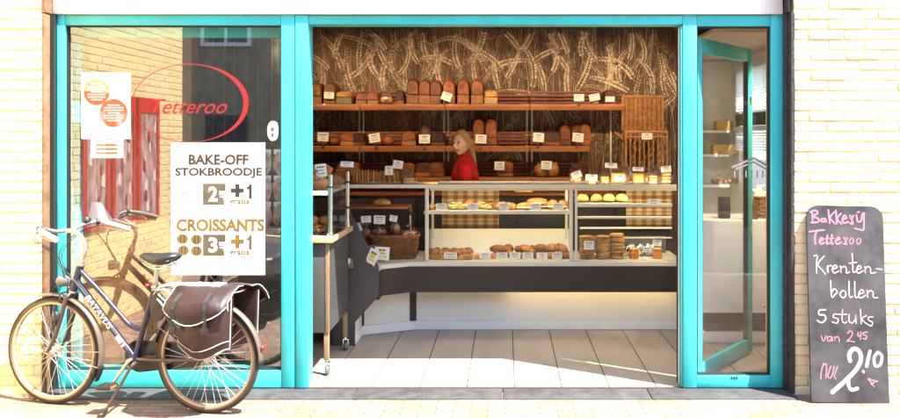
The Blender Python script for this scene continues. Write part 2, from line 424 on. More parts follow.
g=G(); g.box(-3.4,2.9,.30,4.8,3.0,3.15); g.build('roof','plain_render',B)
g=G(); g.box(-3.4,3.56,-.02,.30,3.002,3.16); g.build('parapet','plain_render',B)
# fascia
g=G(); g.box(-2.89,1.765,-.022,.128,2.392,2.99,0,.004); g.build('fascia_board','white_fascia',B)
g=G(); g.box(-2.918,-2.893,YF-.004,.05,2.392,3.0); g.build('fascia_end_trim','brown_reveal',B)
g=G(); g.box(1.77,1.776,YF-.02,.05,2.392,3.0); g.build('fascia_end_trim','black_rubber',B)
# reveals of the opening
g=G(); g.box(-2.9175,-2.899,YF-.002,.05,-.01,2.388,0,.002); g.build('reveal_lining','brown_reveal',B)
g=G(); g.box(-2.8985,-2.874,-.035,.06,-.01,2.388); g.build('rubber_seal','black_rubber',B)
rp=random.Random(5); poly=[(1.776,2.388)]
g=G(); g.box(1.7725,1.8075,-.045,.06,-.01,2.388,0,.002)
zz=0.0
while zz<2.38:
    h=rp.uniform(.03,.16); g.box(1.79,1.808+rp.uniform(0,.006),YF-.012,-.03,zz,min(2.385,zz+h)); zz+=h
g.build('reveal_lining','shaded_reveal',B)  # right lining is near-black, the reveal's shade put into its colour
g=G()
xs=[-2.915,-1.9,-.95,-.02,.9,1.806]
for a,b in zip(xs,xs[1:]): g.box(a+.002,b-.002,-.2,-.002,-.05,-.002+random.uniform(-.001,.001),0,.006)
g.build('stone_sill','dark_stone',B)
# room shell
structure_f=G(); tw=.305; x=.054-tw*11
cols=[]
while x<2.7:
    yy=.06-random.random()*.6
    while yy<4.6:
        y0=max(yy,.03); y1=min(yy+.6,4.6)
        if y1>y0+.01: structure_f.box(x+.0035,min(x+tw-.0035,2.749),y0+.0003,y1-.0003,-.02,0)
        yy+=.6
    x+=tw
structure(structure_f.build('floor','tile'))
g=G(); g.box(-3.38,2.75,.0,4.75,-.06,-.004); structure(g.build('floor_bed','grout'))
g=G(); g.box(-3.38,2.89,.30,4.75,2.80,2.99); g.build('ceiling','ceiling_paint',B)
g=G(); g.box(-3.38,-3.2,.30,3.6,-.01,2.80); g.build('side_wall','brown_wall',B)
g=G(); g.box(-3.2,2.0,3.36,3.5,0,2.80); g.build('back_wall','cream_paint',B)
g=G(); g.box(1.9,2.0,3.502,4.6,0,2.79); g.build('partition_wall','cream_paint',B)
g=G(); g.box(2.001,2.75,4.6,4.75,0,2.79); g.build('far_wall','cream_paint',B)
XR=2.75
g=G()
for y0,y1,z0,z1 in ((.31,1.6,0,2.79),(4.3,4.75,0,2.79),(1.6,4.3,2.44,2.79),(1.6,4.3,0,.95),(2.95,3.06,.95,2.44)): g.box(XR,XR+.14,y0,y1,z0,z1)
g.build('side_wall','cream_paint',B)
g=G(); g.box(1.81,XR-.001,1.9,4.599,2.53,2.56); g.build('lowered_ceiling','ceiling_brown',B)
g=G(); g.box(XR-.03,XR-.001,1.55,4.35,1.74,1.88); g.build('transom_beam','dark_beam',B)
for y0,y1 in ((1.6,2.95),(3.06,4.3)):
    for z0,z1 in ((.95,1.74),(1.88,2.44)):
        w=bpy.data.objects.new('side_window',None); C.objects.link(w); w.parent=B; w.location=(XR+.06,(y0+y1)/2,z0)
        hy=(y1-y0)/2; h=z1-z0
        g=G(); g.prism([(-hy,0),(hy,0),(hy,h),(-hy,h)],-.03,.03,'x'); o_=g.build('frame','white_board',w); bpy.data.objects.remove(o_)
        g=G()
        a=[(-hy,0),(hy,0),(hy,h),(-hy,h)]; b=[(-hy+.06,.06),(hy-.06,.06),(hy-.06,h-.06),(-hy+.06,h-.06)]
        va=[[g.b.verts.new((xx,*p)) for p in a] for xx in (-.03,.03)]; vb=[[g.b.verts.new((xx,*p)) for p in b] for xx in (-.03,.03)]
        for k in range(4):
            n_=(k+1)%4; g.b.faces.new((va[0][k],va[0][n_],vb[0][n_],vb[0][k])); g.b.faces.new((va[1][k],vb[1][k],vb[1][n_],va[1][n_])); g.b.faces.new((va[0][k],va[1][k],va[1][n_],va[0][n_])); g.b.faces.new((vb[0][k],vb[0][n_],vb[1][n_],vb[1][k]))
        g.build('frame','white_board',w)
        g=G(); g.box(-.004,.004,-hy+.06,hy-.06,.06,h-.06); g.build('pane','glass_case',w)
def blind(y0,y1,z0,z1,label):
    t=thing('venetian_blind',label,'blind',(XR-.05,(y0+y1)/2,z0)); hy=(y1-y0)/2; h=z1-z0
    g=G(); g.box(-.025,.025,-hy,hy,h-.05,h,0,.004); g.build('head_rail','blind',t)
    g=G(); n=int((h-.06)/.03)
    for i in range(n):
        z=.02+i*.03; g.quad((-.014,-hy,z+.013),(-.014,hy,z+.013),(.014,hy,z-.010),(.014,-hy,z-.010))
    g.build('slats','blind',t)
    for yy in (-hy*.7,hy*.7):
        g=G(); g.tube([(0,yy,.0),(0,yy,h-.04)],.003,5); g.build('cord','blind',t)
blind(1.65,2.93,1.90,2.42,'white venetian blind in the nearer upper side window, seen through right glass')
blind(3.08,4.27,1.90,2.42,'white venetian blind in the farther upper side window, seen through right glass')
blind(3.08,4.27,1.45,1.73,'half lowered white blind in the farther lower side window below the beam')
# wheat mural (a printed wall covering)
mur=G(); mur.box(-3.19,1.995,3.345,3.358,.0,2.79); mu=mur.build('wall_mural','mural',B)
rw=random.Random(11); g=G(); yb=3.3445
def ear(x,z,L,ang,bend,k,m,W):
    a=ang; u,v=x,z; st_l=L/k; sx,sz=x-math.cos(ang)*.0,z
    tail=[]; b=ang; tu,tv=x,z                               # the stalk curving down from the ear
    for i in range(9):
        tail.append((tu,tv)); tu-=math.cos(b)*.07; tv-=math.sin(b)*.07; b+=(math.pi/2-b)*.35 if math.cos(b)>-1.1 else 0
    for (p,q),(p2,q2_) in zip(tail,tail[1:]):
        if min(p,p2)<-3.1 or max(p,p2)>1.96 or max(q,q2_)>2.76: continue
        w=.0035; g.quad((p-w,yb-.0001,q),(p+w,yb-.0001,q),(p2+w,yb-.0001,q2_),(p2-w,yb-.0001,q2_),m=min(3,m+1))
    for i in range(k):
        t=i/k; w=W*(1-.55*abs(2*t-.7)**1.5); gl=st_l*1.75
        for s in (-1,1):
            b=a+s*(.70-.28*t); dx,dz=math.cos(b),math.sin(b); nx,nz=-math.sin(a),math.cos(a)
            cu,cv=u+nx*s*w*.12,v+nz*s*w*.12
            if cu<-3.1 or cu>1.93 or cv>2.70: continue
            nx2,nz2=-dz,dx; gw=w*.30
            def grain(f,yy,mm):
                g.quad((cu,yy,cv),(cu+dx*gl*.5*f+nx2*gw*f,yy,cv+dz*gl*.5*f+nz2*gw*f),(cu+dx*gl*f,yy,cv+dz*gl*f),(cu+dx*gl*.5*f-nx2*gw*f,yy,cv+dz*gl*.5*f-nz2*gw*f),m=mm)
            yy=yb-.0006-i*.00002; grain(1.05,yy,3); grain(.76,yy-.0006,m if rw.random()<.7 else min(3,m+1))
            if rw.random()<.6:
                aw=rw.uniform(.08,.20); b2=a+s*.28; ex,ez=cu+dx*gl+math.cos(b2)*aw,min(2.76,cv+dz*gl+math.sin(b2)*aw)
                g.quad((cu+dx*gl-.0016,yy,cv+dz*gl),(ex,yy,ez),(ex+.001,yy,ez),(cu+dx*gl+.0018,yy,cv+dz*gl),m=min(3,m+1))
        u+=math.cos(a)*st_l; v+=math.sin(a)*st_l; a+=bend/k
for i in range(1300):                                 # stalks
    x=rw.uniform(-3.1,1.9); z0=rw.uniform(.9,2.4); L=rw.uniform(.25,.8); d=rw.gauss(0,.10); w=rw.choice((.002,.003,.004,.007))
    if z0+L>2.76: L=2.76-z0
    x1=max(-3.15,min(1.95,x+d*L)); yy=yb+.0003
    g.quad((x,yy,z0),(x+w,yy,z0),(x1+w*.7,yy,z0+L),(x1,yy,z0+L), m=rw.choice((0,1,2,2,3,3)))
dirs=lambda: rw.choice((rw.uniform(.85,1.5),rw.uniform(1.6,2.3),rw.uniform(.7,2.4),rw.uniform(.5,.9),rw.uniform(2.2,2.7),rw.choice((-1.1,4.2))+rw.uniform(-.3,.3)))
for i in range(150):
    x=rw.uniform(-3.0,1.85); z=rw.choice((rw.uniform(2.0,2.62),rw.uniform(1.3,2.1)))
    ear(x,z,rw.uniform(.22,.36),dirs(),rw.uniform(-1.2,1.2),13,rw.choice((1,2,2)),.048)
for i in range(76):
    x=-2.15+4.05*((i*.618)%1)+rw.uniform(-.06,.06); z=rw.uniform(1.98,2.60) if i<62 else rw.uniform(1.35,2.0)
    ear(x,z,rw.uniform(.34,.52),dirs(),rw.choice((-1,1))*rw.uniform(.2,1.5),16,0 if i<62 else 1,rw.uniform(.058,.078))
g.build('printed_wheat',['ear_pale','ear_mid','ear_dim','ear_dark'],mu)

# ------------------------------------------------------------------ shopfront frames
def px_(p): return X(p,0)
def frame_bars(par,bars,name='frame',m='turquoise',bev=.004):
    g=G()
    for b in bars: g.box(*b,0,bev)
    return g.build(name,m,par)
ft=2.406
LW=bpy.data.objects.new('fixed_window',None); C.objects.link(LW); LW.parent=B
zt,zb=Z(25,0),Z(371,0)
frame_bars(LW,[(-2.874,px_(65),0,.085,0,ft-.016),(px_(281),px_(294.6),0,.085,0,ft-.016),(px_(65)+.0005,px_(281)-.0005,.002,.083,zt,ft-.018),(px_(65)+.0005,px_(281)-.0005,.002,.083,0,zb)])
g=G(); t_=.008
x0,x1=px_(65),px_(281)
g.box(x0,x0+t_,.018,.06,zb,zt); g.box(x1-t_,x1,.018,.06,zb,zt); g.box(x0+t_,x1-t_,.018,.06,zt-t_,zt); g.box(x0+t_,x1-t_,.018,.06,zb,zb+t_)
g.build('glazing_seal','black_rubber',LW)
g=G(); g.box(x0+t_,x1-t_,.035,.043,zb+t_,zt-t_); g.build('pane','glass_window',LW)
# post and head over the doorway
frame_bars(B,[(px_(295.6),px_(308),-.004,.13,0,ft-.019)],'door_post')
frame_bars(B,[(px_(294.6)+.001,px_(683),.003,.13,Z(24,0),ft-.0195)],'door_head')
# parked sliding leaf behind the fixed window
LD=bpy.data.objects.new('sliding_door',None); C.objects.link(LD); LD.parent=B
lx0,lx1=-2.80,-1.36; 
frame_bars(LD,[(lx0-.094,lx0,.14,.18,.012,2.34),(lx1-.09,lx1,.14,.18,.012,2.34),(lx0,lx1-.09,.141,.179,2.262,2.339),(lx0,lx1-.09,.141,.179,.013,.10)],m='turquoise')
g=G(); g.box(lx0,lx1-.09,.156,.164,.10,2.262); g.build('pane','glass_door',LD)
# right fixed window
RW=bpy.data.objects.new('fixed_window',None); C.objects.link(RW); RW.parent=B
rx0,rx1=px_(697),px_(771); zt2,zb2=Z(26,0),Z(376,0)
frame_bars(RW,[(px_(683)+.001,rx0,0,.085,0,ft-.016),(rx1,px_(783),0,.085,0,ft-.016),(rx0+.0005,rx1-.0005,.002,.083,zt2,ft-.018),(rx0+.0005,rx1-.0005,.002,.083,0,zb2)])
g=G(); x0,x1=rx0,rx1; zt,zb=zt2,zb2
g.box(x0,x0+t_,.018,.06,zb,zt); g.box(x1-t_,x1,.018,.06,zb,zt); g.box(x0+t_,x1-t_,.018,.06,zt-t_,zt); g.box(x0+t_,x1-t_,.018,.06,zb,zb+t_)
g.build('glazing_seal','black_rubber',RW)
g=G(); g.box(x0+t_,x1-t_,.035,.043,zb+t_,zt-t_); g.build('pane','glass_right',RW)
g=G()
for k in range(3): g.box(px_(731.2)+k*.016,px_(731.2)+k*.016+.009,-.0015,.001,Z(379,0),Z(376.8,0))
g.build('maker_mark','ink_dark',RW)
# door edge post at the right of the doorway
frame_bars(B,[(1.1195,1.1335,.006,.13,.005,2.318)],'door_jamb','turquoise_dull',.002)
g=G(); g.box(1.1165,1.1195,.085,.118,.006,2.317); g.build('door_seal','black_rubber',B)
g=G(); g.box(1.117,1.1195,.045,.072,.008,2.316); g.build('brush_strip','white_plastic',B)
frame_bars(B,[(1.1365,1.228,.0865,.118,.006,2.318)],'hinge_post','turquoise',.002)
# open leaf swung into the shop behind the right window
OD=bpy.data.objects.new('glass_door',None); C.objects.link(OD); OD.parent=B; OD.location=(1.235,.10,.02); OD.rotation_euler=(0,0,math.atan2(.72,.575))
Lw=.93; Hh=2.24
frame_bars(OD,[(0,.07,-.02,.02,0,Hh),(Lw-.085,Lw,-.02,.02,0,Hh),(.07,Lw-.085,-.019,.019,Hh-.10,Hh-.001),(.07,Lw-.085,-.019,.019,.001,.10)])
g=G(); g.box(.07,Lw-.085,-.004,.004,.1,Hh-.1); g.build('pane','glass_door',OD)
g=G(); g.box(.07,.078,-.017,.017,.1,Hh-.1); g.box(Lw-.093,Lw-.085,-.017,.017,.1,Hh-.1); g.build('glazing_seal','black_rubber',OD)
g=G()
for zc in (1.86,.90): g.ball((Lw-.042,-.022,zc),(.016,.008,.04),0,12,8)
g.build('lock_plate','chrome',OD)

# ------------------------------------------------------------------ garden wing wall to the left (lit by the sun, mirrored in the window)
W=thing('garden_wall','cream painted brick side wall at left, seen mirrored in the window','wall',(-3.42,-.1,GZ))
def bx_(g,a,b,z0,z1,j): g.box(-.05,.001+j*.4,a,b,z0-.001,z1+.001,0,.003,1)
g=G(); bricks(g,-3.15,-.01,0,3.0,bx_,9); g.build('brick_face','yellow_brick',W)
g=G(); g.box(-.22,-.004,-3.149,-.011,-.02,3.0); g.build('wall_core','yellow_brick',W)
g=G(); g.box(-.26,.04,-3.18,-.01,3.002,3.06,0,.008); g.build('coping','dark_stone',W)

# ------------------------------------------------------------------ houses over the road (seen only in the glass)
def house(x0,x1,h,m,label):
    t=thing('brick_house',label,'house',((x0+x1)/2,-12.2,0)); w=(x1-x0)/2
    g=G(); g.box(-w,w,-6,0,-.1,h); g.build('wall',m,t)
    g=G(); g.prism([(-6.3,h-.05),(.3,h-.05),(-3,h+2.8)],-w,w,'x'); g.build('roof','roof_tile',t)
    n=max(2,int(w*2/1.8))
    for f in range(2):
        for i in range(n):
            xc=-w+(i+.5)*2*w/n; z0=.9+f*2.7
            if f==0 and i==0:
                d=bpy.data.objects.new('door',None); C.objects.link(d); d.parent=t; d.location=(xc,0,0)
                g=G(); g.box(-.45,.45,.002,.05,0,2.1,0,.01); g.build('door_leaf','dark_beam',d)
                g=G(); g.ball((.36,.08,1.0),.03); g.build('handle','chrome',d); continue
            wi=bpy.data.objects.new('window',None); C.objects.link(wi); wi.parent=t; wi.location=(xc,0,z0)
            g=G(); g.box(-.55,-.47,.002,.06,0,1.5); g.box(.47,.55,.002,.06,0,1.5); g.box(-.47,.47,.002,.058,0,.08); g.box(-.47,.47,.002,.058,1.42,1.5); g.box(-.03,.03,.004,.05,.08,1.42); g.build('frame','white_board',wi)
            g=G(); g.box(-.47,.47,-.02,.012,.08,1.42); g.build('pane','window_glass_far',wi)
house(-14,-7.2,5.6,'row_brick','dark red brick house across the road, leftmost of the mirrored row')
house(-7.19,-.6,6.2,'row_brick_pale','pale brick house across the road, taller middle of the mirrored row')
house(-.59,6.6,5.6,'row_brick','dark red brick house across the road, right of the pale one')
house(6.61,14,6.0,'row_brick','wide brick house across the road, rightmost of the mirrored row')

# an unseen tree added over the road to put green into the right pane
tr_=thing('added_tree','leafy green tree added across the road to put green in the right pane','tree',(3.9,-9.3,-.01))
g=G(); g.tube(cr([(0,0,0),(.03,.02,1.0),(-.02,0,2.0),(.05,.05,3.2)],5),[.13-.005*i for i in range(16)],10)
rt=random.Random(77); tips=[]
for i in range(9):
    a=i*2.4; z0=1.7+.17*i; e_=(math.cos(a)*rt.uniform(.7,1.3),math.sin(a)*rt.uniform(.7,1.3),z0+rt.uniform(.5,1.3)); tips.append(e_)
    g.tube(cr([(0,0,z0),(e_[0]*.5,e_[1]*.5,z0+.35),e_],4),[.05-.004*k for k in range(9)],6)
g.build('trunk','bark',tr_)
g=G()
for i in range(3200):
    c=rt.choice(tips); rr_=rt.gauss(0,.42); d=Vector((rt.gauss(0,1),rt.gauss(0,1),rt.gauss(0,1))).normalized()*abs(rr_); p=Vector(c)+d
    u=Vector((rt.gauss(0,1),rt.gauss(0,1),rt.gauss(0,1))).normalized(); v=u.orthogonal(); s_=rt.uniform(.04,.08)
    g.quad(p-u*s_,p+v*s_*.5,p+u*s_,p-v*s_*.5)
g.build('crown','leaf',tr_)
# ------------------------------------------------------------------ signs and papers on the left window
def q2(px,py,y=.02): return X(px,y),Z(py,y)
SY=.020
sg=thing('window_sign','white window sign reading BAKE-OFF STOKBROODJE and CROISSANTS on left pane','sign',(0,0,0))
x0,z1=q2(171,142.5); x1,z0=q2(265,275)
g=G(); g.box(x0,x1,SY,SY+.003,z0,z1); g.build('sign_sheet','sticker_white',sg)
def sgt(body,pxc,pyc,wpx,hpx,m,bold=.0,name='lettering',shear=0):
    """lettering fitted to a width and cap height in photo pixels"""
    o=text(body,name,1.0,m,sg,(0,0,0),bold,1,shear,depth=.0004)
    vs=[v.co for v in o.data.vertices]; a=min(v.x for v in vs); b=max(v.x for v in vs); c=min(v.y for v in vs); d=max(v.y for v in vs)
    k=S(SY)
    for v in o.data.vertices:
        v.co.x=(v.co.x-(a+b)/2)/(b-a)*wpx/k; v.co.y=(v.co.y-(c+d)/2)/(d-c)*hpx/k
    xx,zz=q2(pxc,pyc,SY); o.location=(xx,SY-.0012,zz); return o
sgt('BAKE-OFF',218.7,159.5,60,10.5,'ink_brown',.034)
sgt('STOKBROODJE',218.7,172.8,87,10.5,'ink_brown',.034)
sgt('CROISSANTS',220.5,225,88,12.5,'ink_gold',.036)
for yc,bx0,dg in ((194,203,'2'),(245,203,'3')):
    a,zt=q2(bx0,yc-10.5); b,zb=q2(225.5,yc+11); ca,_=q2(219,0)
    g=G(); g.box(a,ca,SY-.0006,SY-.0001,zb,zt); 
    zq=q2(0,yc-3)[1]; zr=q2(0,yc+6)[1]; zs=q2(0,yc+1)[1]
    g.box(ca,b,SY-.0006,SY-.0001,zq,zt); g.box(ca,b-.008,SY-.0006,SY-.0001,zb,zr); g.box(ca,b-.015,SY-.0006,SY-.0001,zr,zs)
    g.build('price_block','ink_olive',sg)
    sgt(dg,213,yc,9,15,'sticker_white',.03,'numeral')
    sgt('=',222.5,yc+1.5,5,4,'sticker_white',.02,'numeral')
    sgt('+',237.5,yc-3.5,13,13,'ink_dark' if dg=='2' else 'ink_gold',.05,'numeral')
    g=G(); kk=S(SY); u,v=q2(250.5,yc-2.5); g.stroke([(u,v+6/kk),(u,v-6/kk)],3.0/kk,SY-.0010,0); g.stroke([(u,v+5.6/kk),(u-2.8/kk,v+3.2/kk)],2.2/kk,SY-.0013,0); g.build('numeral','ink_dark' if dg=='2' else 'ink_olive',sg)
    sgt('gratis',239.5,yc+8,20,7.5,'ink_gold',.018)
    g=G(); k=S(SY); cx,cz=q2(242,yc); pts=[]
    for i in range(28):
        a_=2*math.pi*i/28; r=(19 if i%2 else 15)/k; pts.append((cx+math.cos(a_)*r*1.15,cz+math.sin(a_)*r*.88))
    for p,q in zip(pts,pts[1:]+pts[:1]): g.stroke([p,q],.0022,SY-.0003,0)
    g.build('starburst_outline','ink_pale',sg)
g=G(); k=S(SY)                                       # drawn stick loaves
for (cx,cy,an,l) in ((187,188,.55,22),(190,193,.45,24),(184,197,.5,18)):
    a,b=q2(cx,cy); pts=[]
    for i in range(17):
        t=2*math.pi*i/16; u=math.cos(t)*l/2/k; v=math.sin(t)*3.4/k; pts.append((a+u*math.cos(an)-v*math.sin(an), b+u*math.sin(an)+v*math.cos(an)))
    g.stroke(pts,.0035,SY-.0003,0)
    for j in (-.5,0,.5):
        u=j*l/2/k; g.stroke([(a+u*math.cos(an)+.012*math.sin(an),b+u*math.sin(an)-.012*math.cos(an)),(a+u*math.cos(an)-.012*math.sin(an)+.008,b+u*math.sin(an)+.012*math.cos(an))],.003,SY-.0004,0)
g.build('drawn_bread','ink_pale',sg)
g=G()
for cx,cy in ((182.5,239),(196.5,239.5),(183.5,250.5),(196.5,251)):
    a,b=q2(cx,cy); g.disc(a,b,SY-.0004,5.6/k,0,20,5/k)
    for j in range(5): g.stroke([(a+(-4+j*2)/k,b-3.2/k),(a+(-3+j*1.6)/k,b+3.4/k)],.005,SY-.0006,1 if j%2 else 2)
g.build('drawn_croissants',['ink_gold','ink_brown','ink_pale'],sg)

ov=thing('window_logo','red oval ring with red script name stuck on the left pane','logo',(0,0,0))
cx,cz=q2(189,103,.03); rx_,rz_=57/S(.03),39/S(.03); pts=[];ws=[]
for i in range(65):
    t=2*math.pi*i/64+R(200); pts.append((cx+rx_*math.cos(t),cz+rz_*math.sin(t))); ws.append(.0035+.030*max(0,math.cos(t-.1))**2.2)
g=G(); g.stroke(pts,ws,.0335,0); g.build('ring','ink_red',ov)
o=text('Tetteroo','script',.135,'ink_red',ov,(q2(186,107,.03)[0],.0338,q2(182,107,.03)[1]),.0,1.0,.45)
ps=thing('paper_poster','white paper poster with two orange circles taped inside the left pane','poster',(0,0,0))
a,zt=q2(81.5,72.5,.05); b,zb=q2(131,139,.05)
g=G(); g.box(a,b,.046,.047,zb,zt); g.build('sheet','paper',ps)
g=G()
for (u,v,r) in ((97,92,13),(114,113,14)):
    xx,zz=q2(u,v,.05); g.disc(xx,zz,.0455,r/S(.05),0,28)
g.build('printed_circle','ink_orange',ps)
g=G()
for (u,v,r) in ((97,92,13),(114,113,14)):
    for j in range(7):
        xx,zz=q2(u,v-8+j*2.6,.05); w=(r*.7 if j%3 else r*.45)/S(.05); g.box(xx-w,xx+w,.0449,.0453,zz-.004,zz+.004)
g.build('printed_lines','paper',ps)
nc=thing('opening_card','small white card with orange lines below the paper poster','card',(0,0,0))
a,zt=q2(91,139.5,.05); b,zb=q2(123.5,158,.05)
g=G(); g.box(a,b,.0465,.0475,zb,zt); g.build('sheet','paper',nc)
g=G()
for j in range(3):
    xx,zz=q2(107,145+j*4,.05); g.box(xx-.07,xx+.07,.046,.0464,zz-.006,zz+.006)
g.build('printed_lines','ink_orange',nc)
# oval white grip on the glass
hp=thing('door_grip','white oval grip plate near the right edge of the left pane','handle',(q2(273,131)[0],.02,q2(273,131)[1]))
g=G(); g.prism([(.034*math.cos(t)*1.0,.064*(1 if math.sin(t)>0 else -1)*min(1,abs(math.sin(t))**.7)) for t in [2*math.pi*i/28 for i in range(28)]],-.008,.014,'y',0,.003); g.build('plate','white_plastic',hp)
g=G(); g.ball((0,-.009,.015),(.012,.004,.016),0); g.box(-.008,.008,-.012,-.008,-.035,-.012,0,.003); g.build('latch','grey_plastic',hp)
# pale house emblem on right pane
he=thing('window_decal','pale house shaped emblem stuck low on the right pane','decal',(0,0,0))
g=G()
def rq(px,py): return X(px,.03),Z(py,.03)
for pl,w in (([(733,167),(754,158),(768,166)],.014),([(736,169),(754,162),(766,169)],.01)): g.stroke([rq(*p) for p in pl],w,.0335,0)
for i in range(6): a,b=rq(735+i*5.6,177); c,d=rq(735+i*5.6,171); g.stroke([(a,b),(c,d)],.008,.0335,0)
g.build('emblem','house_print',he)
# three red framed posters on the side wall, mirrored in the window
for i,(y0,y1,la) in enumerate(((-1.24,-1.66,'nearest the shopfront'),(-1.72,-2.14,'middle one'),(-2.20,-2.64,'farthest from the shopfront'))):
    z0,z1=.84,1.98; w=abs(y1-y0)/2; h=z1-z0
    t=thing('framed_poster',f'tall red framed poster on the side wall mirrored in left window, {la}','poster',(-3.398,(y0+y1)/2,z0),R(90))
    g=G(); g.box(-w,-w+.05,-.004,.02,0,h); g.box(w-.05,w,-.004,.02,0,h); g.box(-w+.05,w-.05,-.003,.019,0,.03); g.box(-w+.05,w-.05,-.003,.019,h-.14,h); g.build('frame','red_frame',t)
    g=G(); g.box(-w+.05,w-.05,.004,.016,.03,h-.14); g.build('print','poster_print',t)
    rr=random.Random(i+3); g=G()
    for j in range(9):
        uu=rr.uniform(-w+.06,w-.14); vv=.06+j*(h-.3)/9; dd=rr.uniform(.03,.08)
        g.quad((uu,.0032,vv),(uu+dd,.0032,vv+.02),(uu+dd*.8,.0032,vv+.10),(uu+.012,.0032,vv+.13),m=j%3)
    g.build('printed_shapes',['poster_pale','ink_red','poster_pale'],t)
t=thing('low_cabinet','low dark cabinet behind the left window carrying a folded paper','cabinet',(-2.78,.27,0))
g=G(); g.box(-.40,.46,-.06,.32,.03,Z(222,.215)-.002,0,.005); g.build('carcass','wicker_dark',t)
g=G(); g.box(-.38,.44,-.04,.30,0,.03); g.build('plinth','brown_laminate',t)
t=thing('folded_paper','folded white paper tent standing on the cabinet behind left pane','paper',(X(98,.225),.226,Z(222,.215)))
g=G(); g.quad((-.07,0,.002),(.09,-.02,.002),(.02,0,.13),(-.05,.01,.13)); g.quad((-.07,.03,.002),(.09,.03,.002),(.02,.001,.13),(-.05,.011,.13)); g.build('sheet','paper',t)

# ------------------------------------------------------------------ chalkboard
def cx1(l): return [((800+a/8.36),(205+b/8.36)) for a,b in l]
def cx2(l): return [((800+a/6.97),(250+b/6.97)) for a,b in l]
def cx3(l): return [((800+a/8.36),(305+b/8.36)) for a,b in l]
def cx4(l): return [((800+a/6.97),(345+b/6.97)) for a,b in l]
cbY=-.262
cb=thing('chalkboard','tall black chalkboard with rounded top and pink chalk prices leaning on wall','chalkboard',(X(850.5,cbY),cbY,GZ+.002),0,None,-math.atan2(.145,1.19),0)
cb.rotation_euler=(-math.atan2(.145,1.2),R(1.2),0)
W2,Hc=.2385,1.195; r=.075; pl=[(-W2,0),(W2,0)]
for i in range(9): a=i/8*math.pi/2; pl.append((W2-r+r*math.cos(a),Hc-r+r*math.sin(a)))
for i in range(9): a=math.pi/2+i/8*math.pi/2; pl.append((-W2+r+r*math.cos(a),Hc-r+r*math.sin(a)))
g=G(); g.prism(pl,0,.016,'y',0,.002); g.build('board','chalk_slate',cb)
def loc(p):
    px,py=p; ky=(404.5-py)/(404.5-210); ctr=850.5-5.0*ky
    return ((px-ctr)/164.0, ky*1.19)
def chalk(g,l,w,m=0):
    pts=[(v.x,v.z) for v in cr([(a,0,b) for a,b in [loc(p) for p in l]],5)]
    g.stroke(pts,w,-.0012-random.random()*.0004,m)
g=G(); k=.0125
A=[[(100,90),(108,180)],[(85,95),(125,80),(150,100),(112,130),(155,150),(150,178),(95,184)],
[(215,150),(185,150),(180,172),(205,172),(216,150),(222,176)],[(240,75),(252,185)],[(290,90),(255,140),(295,188)],[(305,75),(312,188)],[(350,100),(315,145),(352,190)],
[(362,150),(395,140),(380,115),(360,150),(372,182),(410,170)],[(425,115),(430,140),(455,115),(440,150),(450,185),(425,182)],[(480,110),(490,165),(520,160),(530,105)],[(545,110),(540,230),(500,232),(465,225)],[(490,88),(502,86)],[(535,95),(548,95)],
[(80,262),(150,250),(205,245)],[(140,255),(125,300),(128,365)],[(165,340),(195,325),(180,310),(165,340),(175,362),(205,352)],[(232,290),(225,360),(245,352)],[(210,318),(250,315)],[(270,285),(262,360),(280,352)],[(255,318),(290,312)],
[(300,335),(335,320),(325,305),(303,335),(315,362),(350,345)],[(372,305),(385,320),(400,305),(385,335),(395,360),(372,358)],[(440,305),(422,325),(425,355),(448,350),(452,320),(440,305)],[(500,305),(482,325),(485,355),(508,350),(516,320),(500,305)]]
for i,l in enumerate(A): chalk(g,cx1(l),.0108 if i not in (22,23,19,17) else .0065,0)
Bs=[[(95,75),(120,72),(115,130),(118,195)],[(170,72),(125,130),(150,165),(180,200)],[(195,140),(198,190),(192,150),(215,138),(225,145)],[(228,165),(262,150),(245,135),(228,165),(240,190),(275,175)],[(285,140),(290,190),(288,160),(310,142),(325,155),(328,188),(350,180)],[(368,50),(372,110),(375,180),(395,175)],[(345,120),(400,112)],
[(400,165),(432,150),(415,135),(400,165),(412,188),(445,170)],[(458,140),(462,188),(460,160),(480,140),(498,155),(500,185),(535,180)],[(540,155),(578,158)],
[(215,245),(222,355),(245,340),(262,320),(240,300),(222,325)],[(300,310),(280,335),(300,362),(322,345),(318,318),(300,310)],[(345,245),(348,350),(370,350)],[(385,245),(388,350),(412,352)],[(412,335),(448,320),(432,302),(412,335),(425,360),(462,340)],[(472,305),(476,358),(474,330),(495,308),(515,320),(516,352),(548,355)]]
for l in Bs: chalk(g,cx2(l),.0072,1)
Cs=[[(215,75),(165,80),(160,115),(205,120),(215,155),(180,182),(145,165)],[(330,110),(290,110),(280,135),(320,150),(310,182),(270,175)],[(358,70),(355,160),(375,182),(395,170)],[(335,112),(395,108)],[(415,110),(412,160),(435,180),(465,150),(468,110),(472,182)],[(510,65),(515,185)],[(560,115),(520,145),(562,185)],[(615,125),(575,130),(580,155),(610,170),(600,200),(570,190)],
[(178,290),(195,335),(220,290)],[(265,295),(235,300),(232,330),(258,328),(268,298),(272,332)],[(288,295),(292,335),(290,310),(315,295),(328,312),(330,335)],[(400,265),(420,245),(440,262),(425,300),(390,332),(410,328),(460,335)],[(490,255),(485,285),(515,282)],[(512,250),(508,312)],[(568,252),(535,258),(532,275),(560,285),(552,310),(530,305)]]
for i,l in enumerate(Cs): chalk(g,cx3(l),.0064 if i else .009,1 if i<8 else 0)
for l in ([(165,150),(150,200),(145,255)],[(160,165),(182,155),(185,200),(180,250)],[(215,170),(195,230),(205,250),(225,230),(238,170)],[(262,170),(240,235),(250,255)]): chalk(g,cx4(l),.007,0)
